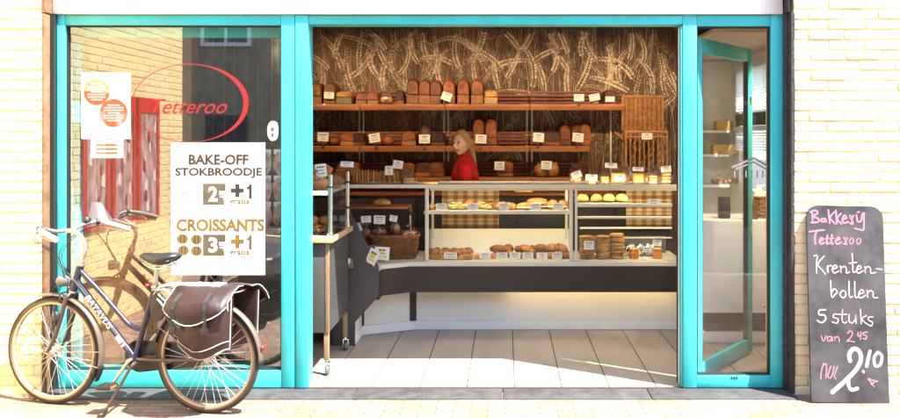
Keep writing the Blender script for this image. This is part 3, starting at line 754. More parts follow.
for l,w in (([(350,130),(345,85),(375,48),(415,65),(425,120),(390,190),(310,270),(225,345)],.026),([(310,270),(335,255),(340,300),(360,325),(400,315)],.022),([(490,60),(475,115),(465,165)],.02),([(545,65),(518,105),(525,160),(560,150),(572,95),(545,65)],.018),([(440,198),(444,204)],.016)): chalk(g,cx4(l),w,1)
for l in ([(475,250),(540,265)],[(475,250),(515,300)],[(490,265),(500,290),(515,270)],[(480,245),(500,275),(540,262)]): chalk(g,cx4(l),.007,0)
g.build('chalk_writing',['chalk_pink','chalk_white'],cb)
# ------------------------------------------------------------------ bicycle (x forward, y towards the street, z up)
rear=Vector((-1.749,-.43,GZ)); front=Vector((-2.744,-.262,GZ)); fd=front-rear; WB=fd.length
bik=thing('bicycle','dark blue step-through city bicycle parked on its kickstand before the window','bicycle',rear,math.atan2(fd.y,fd.x))
RW_=.325
ax_t=Vector((.832,0,.835)); ax_b=Vector((.875,0,.70)); axd=(ax_t-ax_b).normalized()
Rs=Matrix.Rotation(R(-3),4,axd)
def st(p): return ax_b+Rs@(Vector(p)-ax_b)
def stl(l): return [st(p) for p in l]
g=G()
bb=(.468,0,.30); sc=(.335,0,.735)
g.tube([(.852,0,.755),(.845,0,.735),bb],.0185,12,0)                          # down tube
g.tube([bb,(.40,0,.52),sc],.0165,12,0)                                       # seat tube
g.tube(cr([(.836,0,.815),(.70,0,.690),(.585,0,.575),(.50,0,.495),(.43,0,.475),(.413,0,.477)],6),.0145,12,0)   # curved upper tube
g.tube([ax_b-axd*.012,ax_t+axd*.012],.021,14,0)                              # head tube
for s in (-1,1):
    g.tube([(bb[0]-.03,s*.025,bb[2]),(.25,s*.05,.31),(0,s*.062,.325)],.0105,10,1)
    g.tube([(.347,s*.018,.69),(.2,s*.055,.53),(0,s*.062,.33)],.008,8,1)
g.tube([(.468,-.036,.30),(.468,.036,.30)],.024,14,0)
g.tube([ax_b-axd*.02,ax_b-axd*.010],.024,14,2); g.tube([ax_t+axd*.010,ax_t+axd*.022],.024,14,2)
fr=g.build('frame',['bike_blue','bike_brown','alu'],bik)
# maker's lettering on both tubes
dv=Vector((bb[0]-.852,0,bb[2]-.755)); an=math.atan2(dv.z,-dv.x)
def tube_text(body,p,size,bold,ang):
    o=text(body,'lettering',size,'sticker_white',fr,p,bold,1.15,.25,rot=(0,0,0),depth=.0004)
    xa=Vector((-math.cos(ang),0,math.sin(ang))); za=Vector((0,1,0)); ya=za.cross(xa)
    o.matrix_basis=Matrix.Translation(p)@Matrix((xa,ya,za)).transposed().to_4x4()@Matrix.Diagonal((1.15,1,1,1)); return o
p=Vector((.852,0,.755))+dv*.40
tube_text('BATAVUS',p+Vector((0,.0192,0)),.050,.0012,math.atan2(dv.z,-dv.x))
g=G()
for t0,t1 in ((.72,.80),(.82,.84)):
    a=Vector((.852,.0150,.755))+dv*t0; b=Vector((.852,.0150,.755))+dv*t1; g.tube([a,b],.0128,8)
g.build('frame_stripe','sticker_white',fr)
def wheel(name,c,steer):
    w=bpy.data.objects.new(name,None); C.objects.link(w); w.parent=bik
    w.matrix_basis = (Matrix.Translation(st(c))@Rs if steer else Matrix.Translation(c))
    n=64
    circ=lambda r,y=0,n=n:[(r*math.cos(2*math.pi*i/n),y,r*math.sin(2*math.pi*i/n)) for i in range(n)]
    g=G(); g.tube(circ(.307),.0185,10,0,closed=True); 
    for s in (-1,1): g.tube(circ(.2985,s*.0135),.0075,6,1,closed=True)
    g.build('tyre',['tyre','tyre_tan'],w)
    g=G(); prof=[(.292,-.013),(.280,-.012),(.276,-.006),(.276,.006),(.280,.012),(.292,.013)]
    rg=g.lathe(prof,n=n,axis='y',cap=False); g.build('rim','rim',w)
    g=G(); g.lathe([(.006,-.055),(.016,-.045),(.028,-.034),(.028,-.031),(.014,-.028),(.014,.028),(.028,.031),(.028,.034),(.016,.045),(.006,.055)],n=16,axis='y'); g.build('hub','alu',w)
    g=G()
    for i in range(36):
        s=1 if i%2 else -1; a=2*math.pi*i/36; off=(R(62) if (i//2)%2 else -R(62))
        g.tube([(.026*math.cos(a+off),s*.032,.026*math.sin(a+off)),(.279*math.cos(a),s*.004,.279*math.sin(a))],.00125,4,cap=False)
    g.build('spokes','spoke',w); return w
wheel('wheel',Vector((0,0,RW_)),False)
wheel('wheel',Vector((WB,0,RW_)),True)
def guard(name,c,a0,a1,steer,m='mudguard',stays=()):
    g=G(); n=30; rows=[]
    for i in range(n+1):
        a=a0+(a1-a0)*i/n; row=[]
        for j in range(7):
            t=(j-3)/3; r=.346-.013*t*t; p=Vector((c[0]+r*math.cos(a),t*.026,c[2]+r*math.sin(a)))
            row.append(g.b.verts.new(st(p) if steer else p))
        rows.append(row)
    fs=[]
    for i in range(n):
        for j in range(6): fs.append(g.b.faces.new((rows[i][j],rows[i][j+1],rows[i+1][j+1],rows[i+1][j])))
    g._m(fs,0)
    for a in stays:
        for s in (-1,1):
            q=[Vector((c[0],s*.05,c[2])),Vector((c[0]+.338*math.cos(a),s*.027,c[2]+.338*math.sin(a)))]
            g.tube(stl(q) if steer else q,.0022,5,1)
    o=g.build(name,[m,'alu'],bik); so=o.modifiers.new('thick','SOLIDIFY'); so.thickness=.0015; return o
gf=guard('mudguard',(WB,0,RW_),R(72),R(196),True,stays=(R(178),R(194)))
gr=guard('mudguard',(0,0,RW_),R(12),R(205)-R(22),False,stays=(R(30),R(62)))
g=G()
a=R(200); p=[st((WB+.344*math.cos(R(d)),0,RW_+.344*math.sin(R(d)))) for d in (194,202,209)]
g.tube(p,[.028,.026,.022],8,flat=.3); g.build('mud_flap','black_rubber',gf)
g=G(); g.ball((-.350,0,.40),(.010,.02,.014),0,12,8); g.build('reflector','red_plastic',gr)
# fork
g=G()
g.tube(stl([ax_b-axd*.012,(.889,0,.668)]),.019,12,1)
for s in (-1,1):
    g.tube(stl(cr([(.886,s*.018,.672),(.892,s*.042,.645),(.925,s*.050,.52),(.965,s*.052,.405),(WB,s*.054,RW_)],5)),[.0135]*11+[.0125]*4+[.011]*3+[.009]*3,10,0)
g.build('fork',['bike_brown','bike_blue'],bik)
# stem and bars
g=G(); q=cr([ax_t+axd*.02,(.812,0,.90),(.800,0,.945),(.815,0,1.00),(.868,0,1.045),(.940,0,1.05)],5); g.tube(stl(q),.0135,12); g.tube(stl([ax_t+axd*.018,ax_t+axd*.04]),.019,12)
g.build('stem','alu',bik)
hb={}
g=G()
for s in (-1,1):
    hb[s]=cr([(.940,0,1.05),(.938,s*.07,1.052),(.945,s*.15,1.072),(.915,s*.225,1.085),(.85,s*.275,1.070),(.735,s*.305,1.035)],6)
g.tube(stl(list(reversed(hb[-1]))+hb[1][1:]),.0112,12)
hbo=g.build('handlebar','alu',bik)
for s in (-1,1):
    g=G(); q=[Vector(v) for v in hb[s][-9:]]; q.append(q[-1]+(q[-1]-q[-2])*.4); g.tube(stl(q),[.0155,.0165,.016,.0165,.016,.0165,.016,.0165,.0175,.016],12); g.build('grip','grip',hbo)
    g=G(); b0=Vector(hb[s][-12]); g.ball(st(b0),(.018,.018,.018),0,10,8)
    lv=cr([b0+Vector((0,0,-.01)),b0+Vector((.01,s*.03,-.03)),b0+Vector((-.06,s*.035,-.045)),b0+Vector((-.14,s*.055,-.062))],5); g.tube(stl(lv),[.008]*5+[.007]*5+[.006]*6,8,1,flat=.6)
    g.build('brake_lever',['black_plastic','alu'],hbo)
g=G(); b0=Vector(hb[-1][14]); g.lathe([(.001,.028),(.018,.024),(.026,.012),(.027,0),(.02,-.004)],st(b0+Vector((0,0,.015))),16); g.build('bell','black_plastic',hbo)
g=G()
for s,o in ((-1,0),(1,0),(-1,.02),(1,-.02)):
    a=Vector(hb[s][20]); g.tube(stl(cr([a+Vector((.01,0,-.02)),a+Vector((.10+o,-s*.06,-.07)),Vector((.99,s*.03+o,.90)),Vector((.91,s*.02,.74)),Vector((.895,s*.024,.66))],6)),.0026,5)
g.tube(cr([st((.90,.02,.80)),Vector((.83,.025,.735)),Vector((.65,.022,.53)),Vector((.5,.022,.35))],5),.0022,5)
g.build('brake_cable','black_plastic',bik)
# headlight on the fork crown
g=G(); g.lathe([(.006,-.05),(.022,-.045),(.034,-.015),(.036,.012),(.034,.018)],n=18,axis='x')
hl=g.build('headlight','grey_plastic',bik); hl.matrix_basis=Matrix.Translation(st((.952,0,.745)))@Rs
g=G(); g.lathe([(.033,.0185),(.031,.022),(.02,.027),(.002,.029)],n=18,axis='x'); g.build('lens','chrome',hl)
g=G(); g.tube([(-.03,0,-.02),(-.05,0,-.05),(-.062,0,-.07)],.005,6); g.build('bracket','black_plastic',hl)
# front brake
g=G()
for s in (-1,1): g.tube(stl(cr([(.905,s*.01,.685),(.93,s*.045,.675),(.925,s*.05,.63),(.925,s*.02,.615)],4)),.006,6)
g.build('brake_caliper','black_plastic',bik)
# saddle
g=G()
def sad(d,p):
    t=(p.x+.135)/.27; w=.34+.66*max(0,min(1,(1-t)))**1.2*1.0
    if t<.45: w=1-.15*(t/.45)
    else: w=.85-.62*((t-.45)/.55)**.8
    p=p.copy(); p.y*=w; p.z=p.z*(1 if p.z>0 else 1.25-.6*t); p.z+=.018*math.cos(t*3.1)**2+.012*(1-t)-.0; return p
g.ball((.305,0,.888),(.135,.092,.036),0,24,14,sad); 
sd=g.build('saddle','saddle',bik)
g=G()
for s in (-1,1): g.tube(cr([(.41,s*.012,.872),(.35,s*.022,.845),(.29,s*.022,.845),(.225,s*.04,.868)],5),.0035,6)
for s in (-1,1):
    pts=[(.235+.016*math.cos(t*.9),s*.045+.016*math.sin(t*.9),.842+t*.0018) for t in range(0,22)]; g.tube(pts,.0026,5)
g.build('rails','chrome',sd)
g=G(); g.tube([(.338,0,.725),(.322,0,.848)],.0135,12); g.tube([(.340,0,.722),(.335,0,.745)],.021,12); g.build('seatpost','alu',bik)
g=G(); g.tube([(.352,.0,.742),(.356,.045,.745)],.005,6,0); g.ball((.357,.05,.746),(.012,.008,.010),0,8,6); g.build('quick_release','red_plastic',bik)
# luggage rack
g=G()
for s in (-1,1):
    g.tube(cr([(.335,s*.03,.715),(.26,s*.06,.725),(.1,s*.066,.725),(-.17,s*.066,.725),(-.215,s*.045,.725),(-.222,0,.725)],5),.005,8)
    g.tube([(.02,s*.066,.722),(.004,s*.066,.335)],.0045,8); g.tube([(-.14,s*.066,.722),(.0,s*.07,.335)],.0045,8)
for xx in (.24,.12,0,-.12): g.tube([(xx,-.064,.725),(xx,.064,.725)],.004,8)
rk=g.build('luggage_rack','alu',bik)
g=G()
for y in (-.035,0,.035): g.tube(cr([(.33,y*.6,.69),(.27,y,.742),(.12,y*.9,.748),(-.1,y,.755)],6),.0065,6)
g.tube(cr([(.27,.07,.70),(.21,.075,.66),(.17,.08,.70),(.235,.078,.735)],5),.005,6); g.tube(cr([(.29,.05,.67),(.22,.07,.62),(.19,.09,.66)],5),.005,6)
g.build('elastic_strap','sticker_white',rk)
g=G(); g.prism([(.29+.05*math.cos(t)*1.0,.62+.085*math.sin(t)) for t in [2*math.pi*i/20 for i in range(20)]],.035,.052,'y',0,.004); g.build('ring_lock','black_plastic',bik)
# drive side chain case
g=G(); pl=[]
for i in range(15): a=R(90)+R(180)*i/14; pl.append((0+.052*math.cos(a)-.02,.325+.052*math.sin(a)))
for i in range(17): a=R(-90)+R(180)*i/16; pl.append((.468+.098*math.cos(a),.30+.098*math.sin(a)))
g.prism(pl,-.068,-.036,'y',0,.008); g.build('chain_case','black_plastic',bik)
g=G(); ca=R(-55); cv=Vector((math.cos(ca),0,math.sin(ca)))*.165
for s in (1,-1):
    e=Vector((.468,s*.07,.30))+cv*s; g.tube([Vector((.468,s*.06,.30)),e],[.012,.009],8)
g.tube([(.468,-.07,.30),(.468,.068,.30)],.012,10)
crk=g.build('crank','alu',bik)
for s in (1,-1):
    e=Vector((.468,s*.07,.30))+cv*s; g=G()
    g.box(e.x-.042,e.x+.042,*(sorted((e.y+s*.012,e.y+s*.10))),e.z-.011,e.z+.011,0,.004); g.tube([e,e+Vector((0,s*.105,0))],.006,8,0)
    for dx in (-.0425,.0425): g.box(e.x+dx-.002,e.x+dx+.002,*(sorted((e.y+s*.03,e.y+s*.08))),e.z-.006,e.z+.006,1)
    g.build('pedal',['black_plastic','ink_orange'],crk)
g=G(); g.tube([(.44,.03,.285),(.455,.055,.265)],.012,8,0); g.tube([(.452,.05,.275),(.545,.16,.035)],[.0095,.0085],10,0); g.tube([(.542,.157,.042),(.553,.167,.006),(.585,.172,.004)],[.011,.012,.010],8,1)
g.build('kickstand',['bike_brown','black_rubber'],bik)
g=G(); g.ball((.93,.035,.44),(.02,.016,.035),0,10,8); g.tube([(.93,.035,.41),(.94,.03,.39)],.012,8); d_=g.build('dynamo','black_plastic',bik)
for v in d_.data.vertices: v.co=st(v.co+Vector((.01,.03,.10)))

# ------------------------------------------------------------------ double pannier on the rack
pn=thing('double_pannier','brown double pannier bag with white piping hung over the bicycle rack','bag',rear,math.atan2(fd.y,fd.x))
def bag(s):
    y0,y1=(.085,.215)
    o=bpy.data.objects.new('side_bag',None); C.objects.link(o); o.parent=pn
    fx=[(.235,.70),(-.165,.715),(-.175,.335),(.03,.30),(.225,.375)]
    def P3(x,z,y): return Vector((x+(0 if s>0 else -.055),s*y,z))
    g=G(); nx,nz=24,20; F=[];Bk=[]
    def edge(u,v):                                     # u 0..1 front to back, v 0..1 bottom to top
        xt=.130-.340*u; zt=.690+.020*u
        xb=.118-.318*u; zb=.425-.062*math.sin(math.pi*min(1,u*1.05))**1.2-.012*u
        return xb+(xt-xb)*v, zb+(zt-zb)*v
    for i in range(nx+1):
        fr_=[];bk_=[]
        for j in range(nz+1):
            u,v=i/nx,j/nz; x,z=edge(u,v)
            bul=(math.sin(math.pi*u)**.55)*(math.sin(math.pi*min(1,.06+v*.9))**.5)
            w=mnoise.noise((x*10,z*8,s*3.1))*.030*bul+mnoise.noise((x*28,z*22,s))*.010*bul
            fr_.append(g.b.verts.new(P3(x,z,y0+.022+(y1-y0-.02)*bul+w))); bk_.append(g.b.verts.new(P3(x,z,y0)))
        F.append(fr_);Bk.append(bk_)
    fs=[]
    for i in range(nx):
        for j in range(nz):
            fs.append(g.b.faces.new((F[i][j],F[i+1][j],F[i+1][j+1],F[i][j+1]))); fs.append(g.b.faces.new((Bk[i][j],Bk[i][j+1],Bk[i+1][j+1],Bk[i+1][j])))
    for i in range(nx):
        for j in (0,nz): fs.append(g.b.faces.new((F[i][j],Bk[i][j],Bk[i+1][j],F[i+1][j])))
    for j in range(nz):
        for i in (0,nx): fs.append(g.b.faces.new((F[i][j],F[i][j+1],Bk[i][j+1],Bk[i][j])))
    g._m(fs,0)
    Fc=[[v.co.copy() for v in r] for r in F]
    g.build('bag_body','pannier',o)
    off=Vector((0,s*.003,0))
    g=G()
    rim_=[Fc[i][0] for i in range(nx+1)]+[Fc[nx][j] for j in range(1,nz+1)]+[Fc[nx-1-i][nz] for i in range(nx)]+[Fc[0][nz-1-j] for j in range(nz-1)]
    g.tube([p+off for p in rim_],.0033,6,closed=True); g.tube([Fc[i][3]+off*1.6 for i in range(nx+1)],.0028,6); g.build('piping','piping',o)
    # flap
    g=G(); rows=[]; n=10
    for i in range(n+1):
        u=i/n; row=[]
        zlow=.635-.085*math.sin(math.pi*u)**1.0+.035*u
        x=.150-.375*u
        prof=[(.0,.752),(.05,.752),(.085,.748),(.15,.728),(.222,.690),(.238,.650),(.236,zlow)]
        for (yy,zz) in prof:
            bulk=.80+.2*math.sin(math.pi*u)**.6
            row.append(g.b.verts.new(P3(x+(0.01 if zz<.66 else 0)*(1-2*u),zz+mnoise.noise((x*13,yy*14,s))*.014,yy*bulk if yy>.1 else yy)))
        rows.append(row)
    fs=[]
    for i in range(n):
        for j in range(6): fs.append(g.b.faces.new((rows[i][j],rows[i+1][j],rows[i+1][j+1],rows[i][j+1])))
    g._m(fs,0); rc=[[v.co.copy() for v in r] for r in rows]
    fl=g.build('flap','pannier',o); so=fl.modifiers.new('thick','SOLIDIFY'); so.thickness=.004; so.offset=0
    g=G(); pth=[rc[0][k] for k in range(7)]+[rc[i][6] for i in range(1,n+1)]+[rc[n][k] for k in range(5,-1,-1)]
    g.tube([p+off for p in pth],.0034,6); g.build('flap_piping','piping',fl)
    for xx in (.06,-.10):
        i=round((.150-xx)/.375*n); q=[rc[i][k]+Vector((0,s*.006,.003)) for k in (3,4,5,6)]+[rc[i][6]+Vector((0,s*.004,-.06))]
        g=G()
        for a,b in zip(q,q[1:]):
            vv=[a+Vector((.013,0,0)),a-Vector((.013,0,0)),b-Vector((.013,0,0)),b+Vector((.013,0,0))]; g.quad(*vv)
        e=q[-1]; g.box(e.x-.02,e.x+.02,e.y-.006,e.y+.008,e.z-.022,e.z+.022,1,.004); g.build('buckle_strap',['strap_black','black_plastic'],o)
bag(1); bag(-1)
SPOT=13
# ------------------------------------------------------------------ serving counter and its glass case
CT=thing('serving_counter','long bakery serving counter with dark fascia, cream kick panel and angled left end','counter',(0,0,0))
def band(poly,z0,z1,th,name,m,zz=None):
    g=G(); 
    for i,((x0,y0),(x1,y1)) in enumerate(zip(poly,poly[1:])):
        d=Vector((x1-x0,y1-y0,0)); n=Vector((-d.y,d.x,0)).normalized()
        if n.y<0: n=-n
        e=Vector(); 
        q=[Vector((x0,y0,0)),Vector((x1,y1,0)),Vector((x1,y1,0))+n*th,Vector((x0,y0,0))+n*th]
        A=[g.b.verts.new((v.x,v.y,z0)) for v in q]; B_=[g.b.verts.new((v.x,v.y,z1)) for v in q]
        fs=[g.b.faces.new(A),g.b.faces.new(list(reversed(B_)))]+[g.b.faces.new((A[k],B_[k],B_[(k+1)%4],A[(k+1)%4])) for k in range(4)]
        g._m(fs,0,False)
    return g.build(name,m,CT)
base=[(-1.165,1.075),(-1.165,1.36),(-.765,1.54),(1.46,1.54)]
band(base,.078,.374,.02,'kick_panel','cream_laminate')
band([(x+(.0 if y>1.5 else .004),y-.006) for x,y in base],.004,.076,.012,'skirting','white_board')
band([(-.80,1.522),(-.745,1.532)],.079,.373,.012,'corner_strip','brown_laminate')
band([(-1.163,1.34),(-1.15,1.36)],.079,.373,.012,'corner_strip','brown_laminate')
band([(-.985,1.072),(-.985,1.235),(-.78,1.38),(1.46,1.38)],.345,.556,.02,'fascia','brown_laminate')
g=G(); g.prism([(-.983,1.075),(-.983,1.237),(-.778,1.382),(1.459,1.382),(1.459,1.575),(-.77,1.575),(-1.19,1.385),(-1.19,1.075)],.375,.39,'z'); g.build('soffit','brown_laminate',CT)
g=G()
pts=[(-.99,1.066),(-.99,1.23),(-.784,1.372),(1.46,1.372),(1.46,2.03),(-1.6,2.03),(-1.6,1.066)]
g.prism(pts,.558,.592,'z',0,.004); g.build('deck','cream_metal',CT)
g=G(); g.prism([(X(p,1.06),Z(q,1.06)) for p,q in ((332,190),(342,190),(351,213),(379,267),(379,296),(355,322),(355,345),(332,345))],1.035,1.064,'y',0,.002); g.build('end_panel','grey_laminate',CT)
g=G(); g.box(-1.6,1.46,2.03,2.05,.01,.80); g.build('rear_panel','brown_laminate',CT)
g=G(); g.box(.02,1.44,1.403,1.420,.356,.373,0); g.build('lamp_strip','lamp_low',CT)
# case
KS=thing('display_case','glass pastry display case with cream frame and inner shelves on the counter','display case',(0,0,0))
g=G(); g.box(-1.46,1.45,1.395,1.93,1.203,1.217,0,.002); g.build('top_glass','glass_case',KS)
g=G(); g.box(-1.46,1.45,1.382,1.397,1.192,1.222,0,.003); g.box(-1.46,1.45,1.93,1.942,1.195,1.22,0,.003); g.build('top_rail','cream_metal',KS)
def bar(nm,m,*b): g=G(); g.box(*b,0,.003); g.build(nm,m,KS)
for px in (427,571): x=X(px,1.42); bar('post','cream_metal',x-.014,x+.014,1.40,1.43,.593,1.192); bar('post','cream_metal',x-.012,x+.012,1.90,1.925,.593,1.195)
x=X(576,1.42); bar('post','cream_metal',x-.010,x+.010,1.402,1.425,.593,1.192)
bar('post','cream_metal',1.42,1.448,1.40,1.43,.593,1.192); bar('post','cream_metal',-1.45,-1.43,1.90,1.925,.593,1.195); bar('post','cream_metal',-1.45,-1.43,1.40,1.42,.593,1.192)
g=G(); g.box(X(429,1.42)+.015,X(571,1.42)-.015,1.408,1.414,.595,1.190); g.build('front_glass','glass_case',KS)
g=G(); g.box(X(576,1.42)+.012,1.418,1.408,1.414,.595,1.190); g.build('front_glass','glass_case',KS)
g=G(); g.box(X(427,1.42)-.003,X(427,1.42)+.003,1.432,1.898,.595,1.190); g.build('end_glass','glass_case',KS)
g=G(); g.box(X(429,1.47),X(571,1.47),1.455,1.88,.992,1.000); g.build('shelf_glass','glass_edge',KS)
g=G(); g.box(X(577,1.47),X(628,1.47),1.455,1.88,1.052,1.060); g.build('shelf_glass','glass_edge',KS)
bar('shelf_rail','cream_metal',X(424,1.45),X(571,1.45),1.437,1.454,.975,1.004); bar('shelf_rail','cream_metal',X(577,1.45),X(672,1.45),1.437,1.454,1.034,1.062); bar('shelf_rail','cream_metal',X(577,1.45),X(672,1.45),1.46,1.472,.935,.955)
bar('shelf_rail','cream_metal',X(580,1.6),X(672,1.6),1.60,1.615,.835,.85); bar('shelf_rail','cream_metal',X(580,1.6),X(672,1.6),1.60,1.615,.755,.765)
g=G(); g.prism([(1.88,.594),(1.90,.594),(1.93,.80),(1.915,.80)],X(431,1.9),X(569,1.9),'x',0); g.build('back_board','white_board',KS)
g=G(); g.box(X(579,1.9),1.40,1.88,1.90,.594,.74,0,.003); g.build('back_board','grey_plastic',KS)
g=G(); g.box(X(430,1.45),X(570,1.45),1.46,1.485,1.172,1.190); g.box(X(579,1.45),1.40,1.46,1.485,1.172,1.190); g.build('lamp_tube','lamp',KS)
g=G(); g.box(X(432,1.47),X(568,1.47),1.457,1.472,.982,.990); g.build('lamp_tube','lamp',KS)
g=G(); g.box(X(580,1.47),X(670,1.47),1.457,1.472,1.042,1.050); g.build('lamp_tube','lamp',KS)
g=G(); g.box(X(430,1.45),1.41,1.442,1.458,1.168,1.191); g.build('lamp_cover','cream_metal',KS)
g=G(); g.box(X(515,1.93),X(533,1.93),1.95,2.02,1.12,1.175,0,.004); g.build('price_display','yellow_cake',KS)
# plaid reflections in the case glass, made as see-through sheets behind it
for a,b,la in ((442,499,'left plaid reflection in the case glass, modelled as a sheet before the woman'),(626,672,'right plaid reflection in the case glass, modelled as a sheet below the baskets')):
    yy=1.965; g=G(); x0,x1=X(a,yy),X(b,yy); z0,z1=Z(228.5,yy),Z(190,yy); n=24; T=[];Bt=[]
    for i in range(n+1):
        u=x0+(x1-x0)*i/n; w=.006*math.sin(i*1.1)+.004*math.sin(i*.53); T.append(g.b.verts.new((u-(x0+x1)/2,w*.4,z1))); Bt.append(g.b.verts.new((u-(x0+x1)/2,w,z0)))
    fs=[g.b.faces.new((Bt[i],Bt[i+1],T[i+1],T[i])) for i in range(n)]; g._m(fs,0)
    o=g.build('plaid_reflection','plaid',None,((x0+x1)/2,yy,0)); tag(o,la,'cloth'); so=o.modifiers.new('thick','SOLIDIFY'); so.thickness=.001
    
# ------------------------------------------------------------------ wall shelving for bread
SH=thing('bread_shelves','dark red wooden bread shelves with slatted backs before the wheat mural','shelves',(0,0,0))
SY0=3.0
tiers=[(1.945,310,625,.062),(1.520,310,590,.060),(1.200,310,588,.05)]
for zt_,a,b,th in tiers:
    x1=X(b,SY0)
    joints=[-2.9,X(360,SY0),X(445,SY0),X(530,SY0),x1]
    g=G(); g.box(-2.9,x1,SY0+.022,3.34,zt_-.024,zt_-.002); g.build('shelf_board','shelf_wood',SH)
    g=G()
    for u,v in zip(joints,joints[1:]): g.box(u+.003,v-.003,SY0+random.uniform(-.003,.003),SY0+.021,zt_-th,zt_,0,.003)
    g.build('shelf_lip','shelf_lip',SH)
    g=G(); 
    for k in range(4):
        for u,v in zip(joints,joints[1:]): g.box(u+.008,v-.008,3.27-.012*k,3.285-.012*k,zt_+.012+k*.036,zt_+.038+k*.036,0,.003)
    g.build('slatted_back','slat_wood',SH)
g=G()
for px in (359,363,444,448,527,532,611):
    x=X(px,3.3); g=G(); g.box(x-.009,x+.009,3.315,3.343,1.15,1.92,0,.002); g.build('upright','cream_metal',SH)
bc=thing('base_cabinet','dark wooden base cabinets below the bread shelves','cabinet',(0,0,0))
g=G(); g.box(-2.9,1.6,2.86,3.34,.08,1.02,0,.004); g.box(-2.85,1.55,2.90,3.33,0,.08); g.build('carcass','brown_laminate',bc)
g=G(); g.box(-2.92,1.62,2.83,3.342,1.022,1.05,0,.004); g.build('worktop','shelf_wood',bc)
for i in range(9): x=-2.87+i*.495; g=G(); g.box(x+.005,x+.485,2.845,2.859,.10,1.0,0,.003); g.build('door','brown_laminate',bc)

# ------------------------------------------------------------------ bread and cake kinds
KIND={}
def kind(k,g,mats,parts=None):
    o=g.build(k,mats); C.objects.unlink(o); KIND[k]=o; return o
def wob(s,a,f): return lambda d,p: p*(1+a*mnoise.noise(d*f+Vector((s,s*2.3,0))))
ORD=['first','second','third','fourth','fifth','sixth','seventh','eighth','ninth','tenth','eleventh','twelfth']
def tin(k,w,d,h,mt,mb,split=.42,crown=.05):
    g=G(); n=14; prof=[]
    hs=h*split
    for i in range(n+1):
        t=math.pi*i/n; prof.append((w*.54*math.cos(t)*(1.0),hs+(h-hs)*(.25+.75*math.sin(t)**.45 if 0<i<n else .04)))
    g.prism([(-w/2,0),(w/2,0),(w/2,hs),(-w/2,hs)],0,d,'y',1,.008)
    rows=[]; rn=random.Random(k)
    for j in range(11):
        t=j/10; sc=(1-.16*abs(2*t-1)**6)*(1+.0*t); row=[]
        for (u,v) in prof:
            q=Vector((u,t*(d+.012)-.006,v)); nz=1+.055*mnoise.noise(Vector((u*22,t*5,v*18+len(k)*1.7)))+.03*mnoise.noise(q*60)
            row.append(g.b.verts.new((u*sc*nz, t*(d+.012)-.006+.012*mnoise.noise(q*30), hs+(v-hs)*sc*nz)))
        rows.append(row)
    fs=[]
    for a_,b_ in zip(rows,rows[1:]):
        for q in range(n): fs.append(g.b.faces.new((a_[q],a_[q+1],b_[q+1],b_[q])))
    fs+= [g.b.faces.new(rows[0]),g.b.faces.new(list(reversed(rows[-1])))]
    g._m(fs,0)
    return kind(k,g,[mt,mb])
tin('tin_loaf',.118,.24,.265,'crust_dark','crust_side',.36)
tin('plain_loaf',.118,.24,.27,'crust_dark','crust_dark',.3)
tin('black_loaf',.115,.24,.24,'crust_black','crust_dark',.3)
tin('box_loaf',.155,.20,.135,'crust_gold','ink_pale',.55)
tin('yellow_loaf',.135,.2,.15,'crust_gold','crumb',.5)
g=G(); g.ball((0,0,.052),(.085,.075,.058),0,20,12,wob(1,.10,2)); kind('round_loaf',g,['crust_dark'])
g=G(); g.ball((0,0,.10),(.075,.075,.11),0,20,12,wob(3,.10,2)); kind('dome_loaf',g,['crust_black'])
def bunf(d,p):
    p=p*(1+.05*mnoise.noise(d*2.5)); 
    if p.z<-.012: p.z=-.012-(-.012-p.z)*.35
    return p
g=G(); g.ball((0,0,.022),(.052,.048,.042),0,18,12,bunf); kind('bun',g,['crust_gold'])
g=G(); g.ball((0,0,.02),(.045,.042,.036),0,18,12,bunf); kind('dark_bun',g,['crust_mid'])
g=G(); g.ball((0,0,.022),(.05,.046,.04),0,18,12,bunf)
rr=random.Random(3)
for i in range(26):
    a=rr.uniform(0,6.28); t=rr.uniform(.1,1.1); g.ball((.05*math.sin(t)*math.cos(a),.046*math.sin(t)*math.sin(a),.022+.04*math.cos(t)),.0045,1,6,4)
kind('seed_bun',g,['crust_mid','crumb'])
g=G(); pts=[];rs=[]
for i in range(19):
    t=(i/18-.5)*2; a=t*1.25; pts.append((.065*math.sin(a),-.045*math.cos(a)+.03,.024)); rs.append((.026*(1-abs(t)**1.8)+.006)*(1+.13*(i%3==0)))
g.tube(pts,rs,10); kind('croissant',g,['crust_mid'])
g=G(); rr=random.Random(4)
for i in range(5): g.ball((rr.uniform(-.03,.03),rr.uniform(-.03,.03),.018+rr.random()*.01),(.03,.03,.022),0,12,8,wob(i,.3,3))
kind('lumpy_pastry',g,['crust_mid'])
g=G(); rr=random.Random(8)
for i in range(5): g.ball((rr.uniform(-.03,.03),rr.uniform(-.03,.03),.018+rr.random()*.01),(.03,.03,.022),0,12,8,wob(i+5,.3,3))
for i in range(6): g.ball((rr.uniform(-.035,.035),rr.uniform(-.035,.035),.04),(.012,.012,.006),1,8,6)
kind('iced_pastry',g,['crust_gold','cream_filling'])
g=G(); g.ball((0,0,.03),(.11,.035,.034),0,20,10,wob(2,.09,3)); g.ball((0,0,.02),(.112,.038,.008),1,20,8); 
kind('filled_stick',g,['crust_mid','cream_filling'])
g=G(); n=44; g.box(-.20,.20,-.075,.075,0,.022,1,.006)
rr=random.Random(6)
for i in range(60): g.ball((rr.uniform(-.19,.19),rr.uniform(-.068,.068),.022+rr.random()*.004),(.02,.016,.012),0,8,6,wob(i,.3,3))
kind('tray_cake',g,['crust_mid','crust_gold'])
g=G(); g.box(-.04,.04,-.04,.04,0,.03,1,.006); g.box(-.041,.041,-.041,.041,.031,.042,0,.005); kind('iced_slice',g,['pink_icing','crumb'])
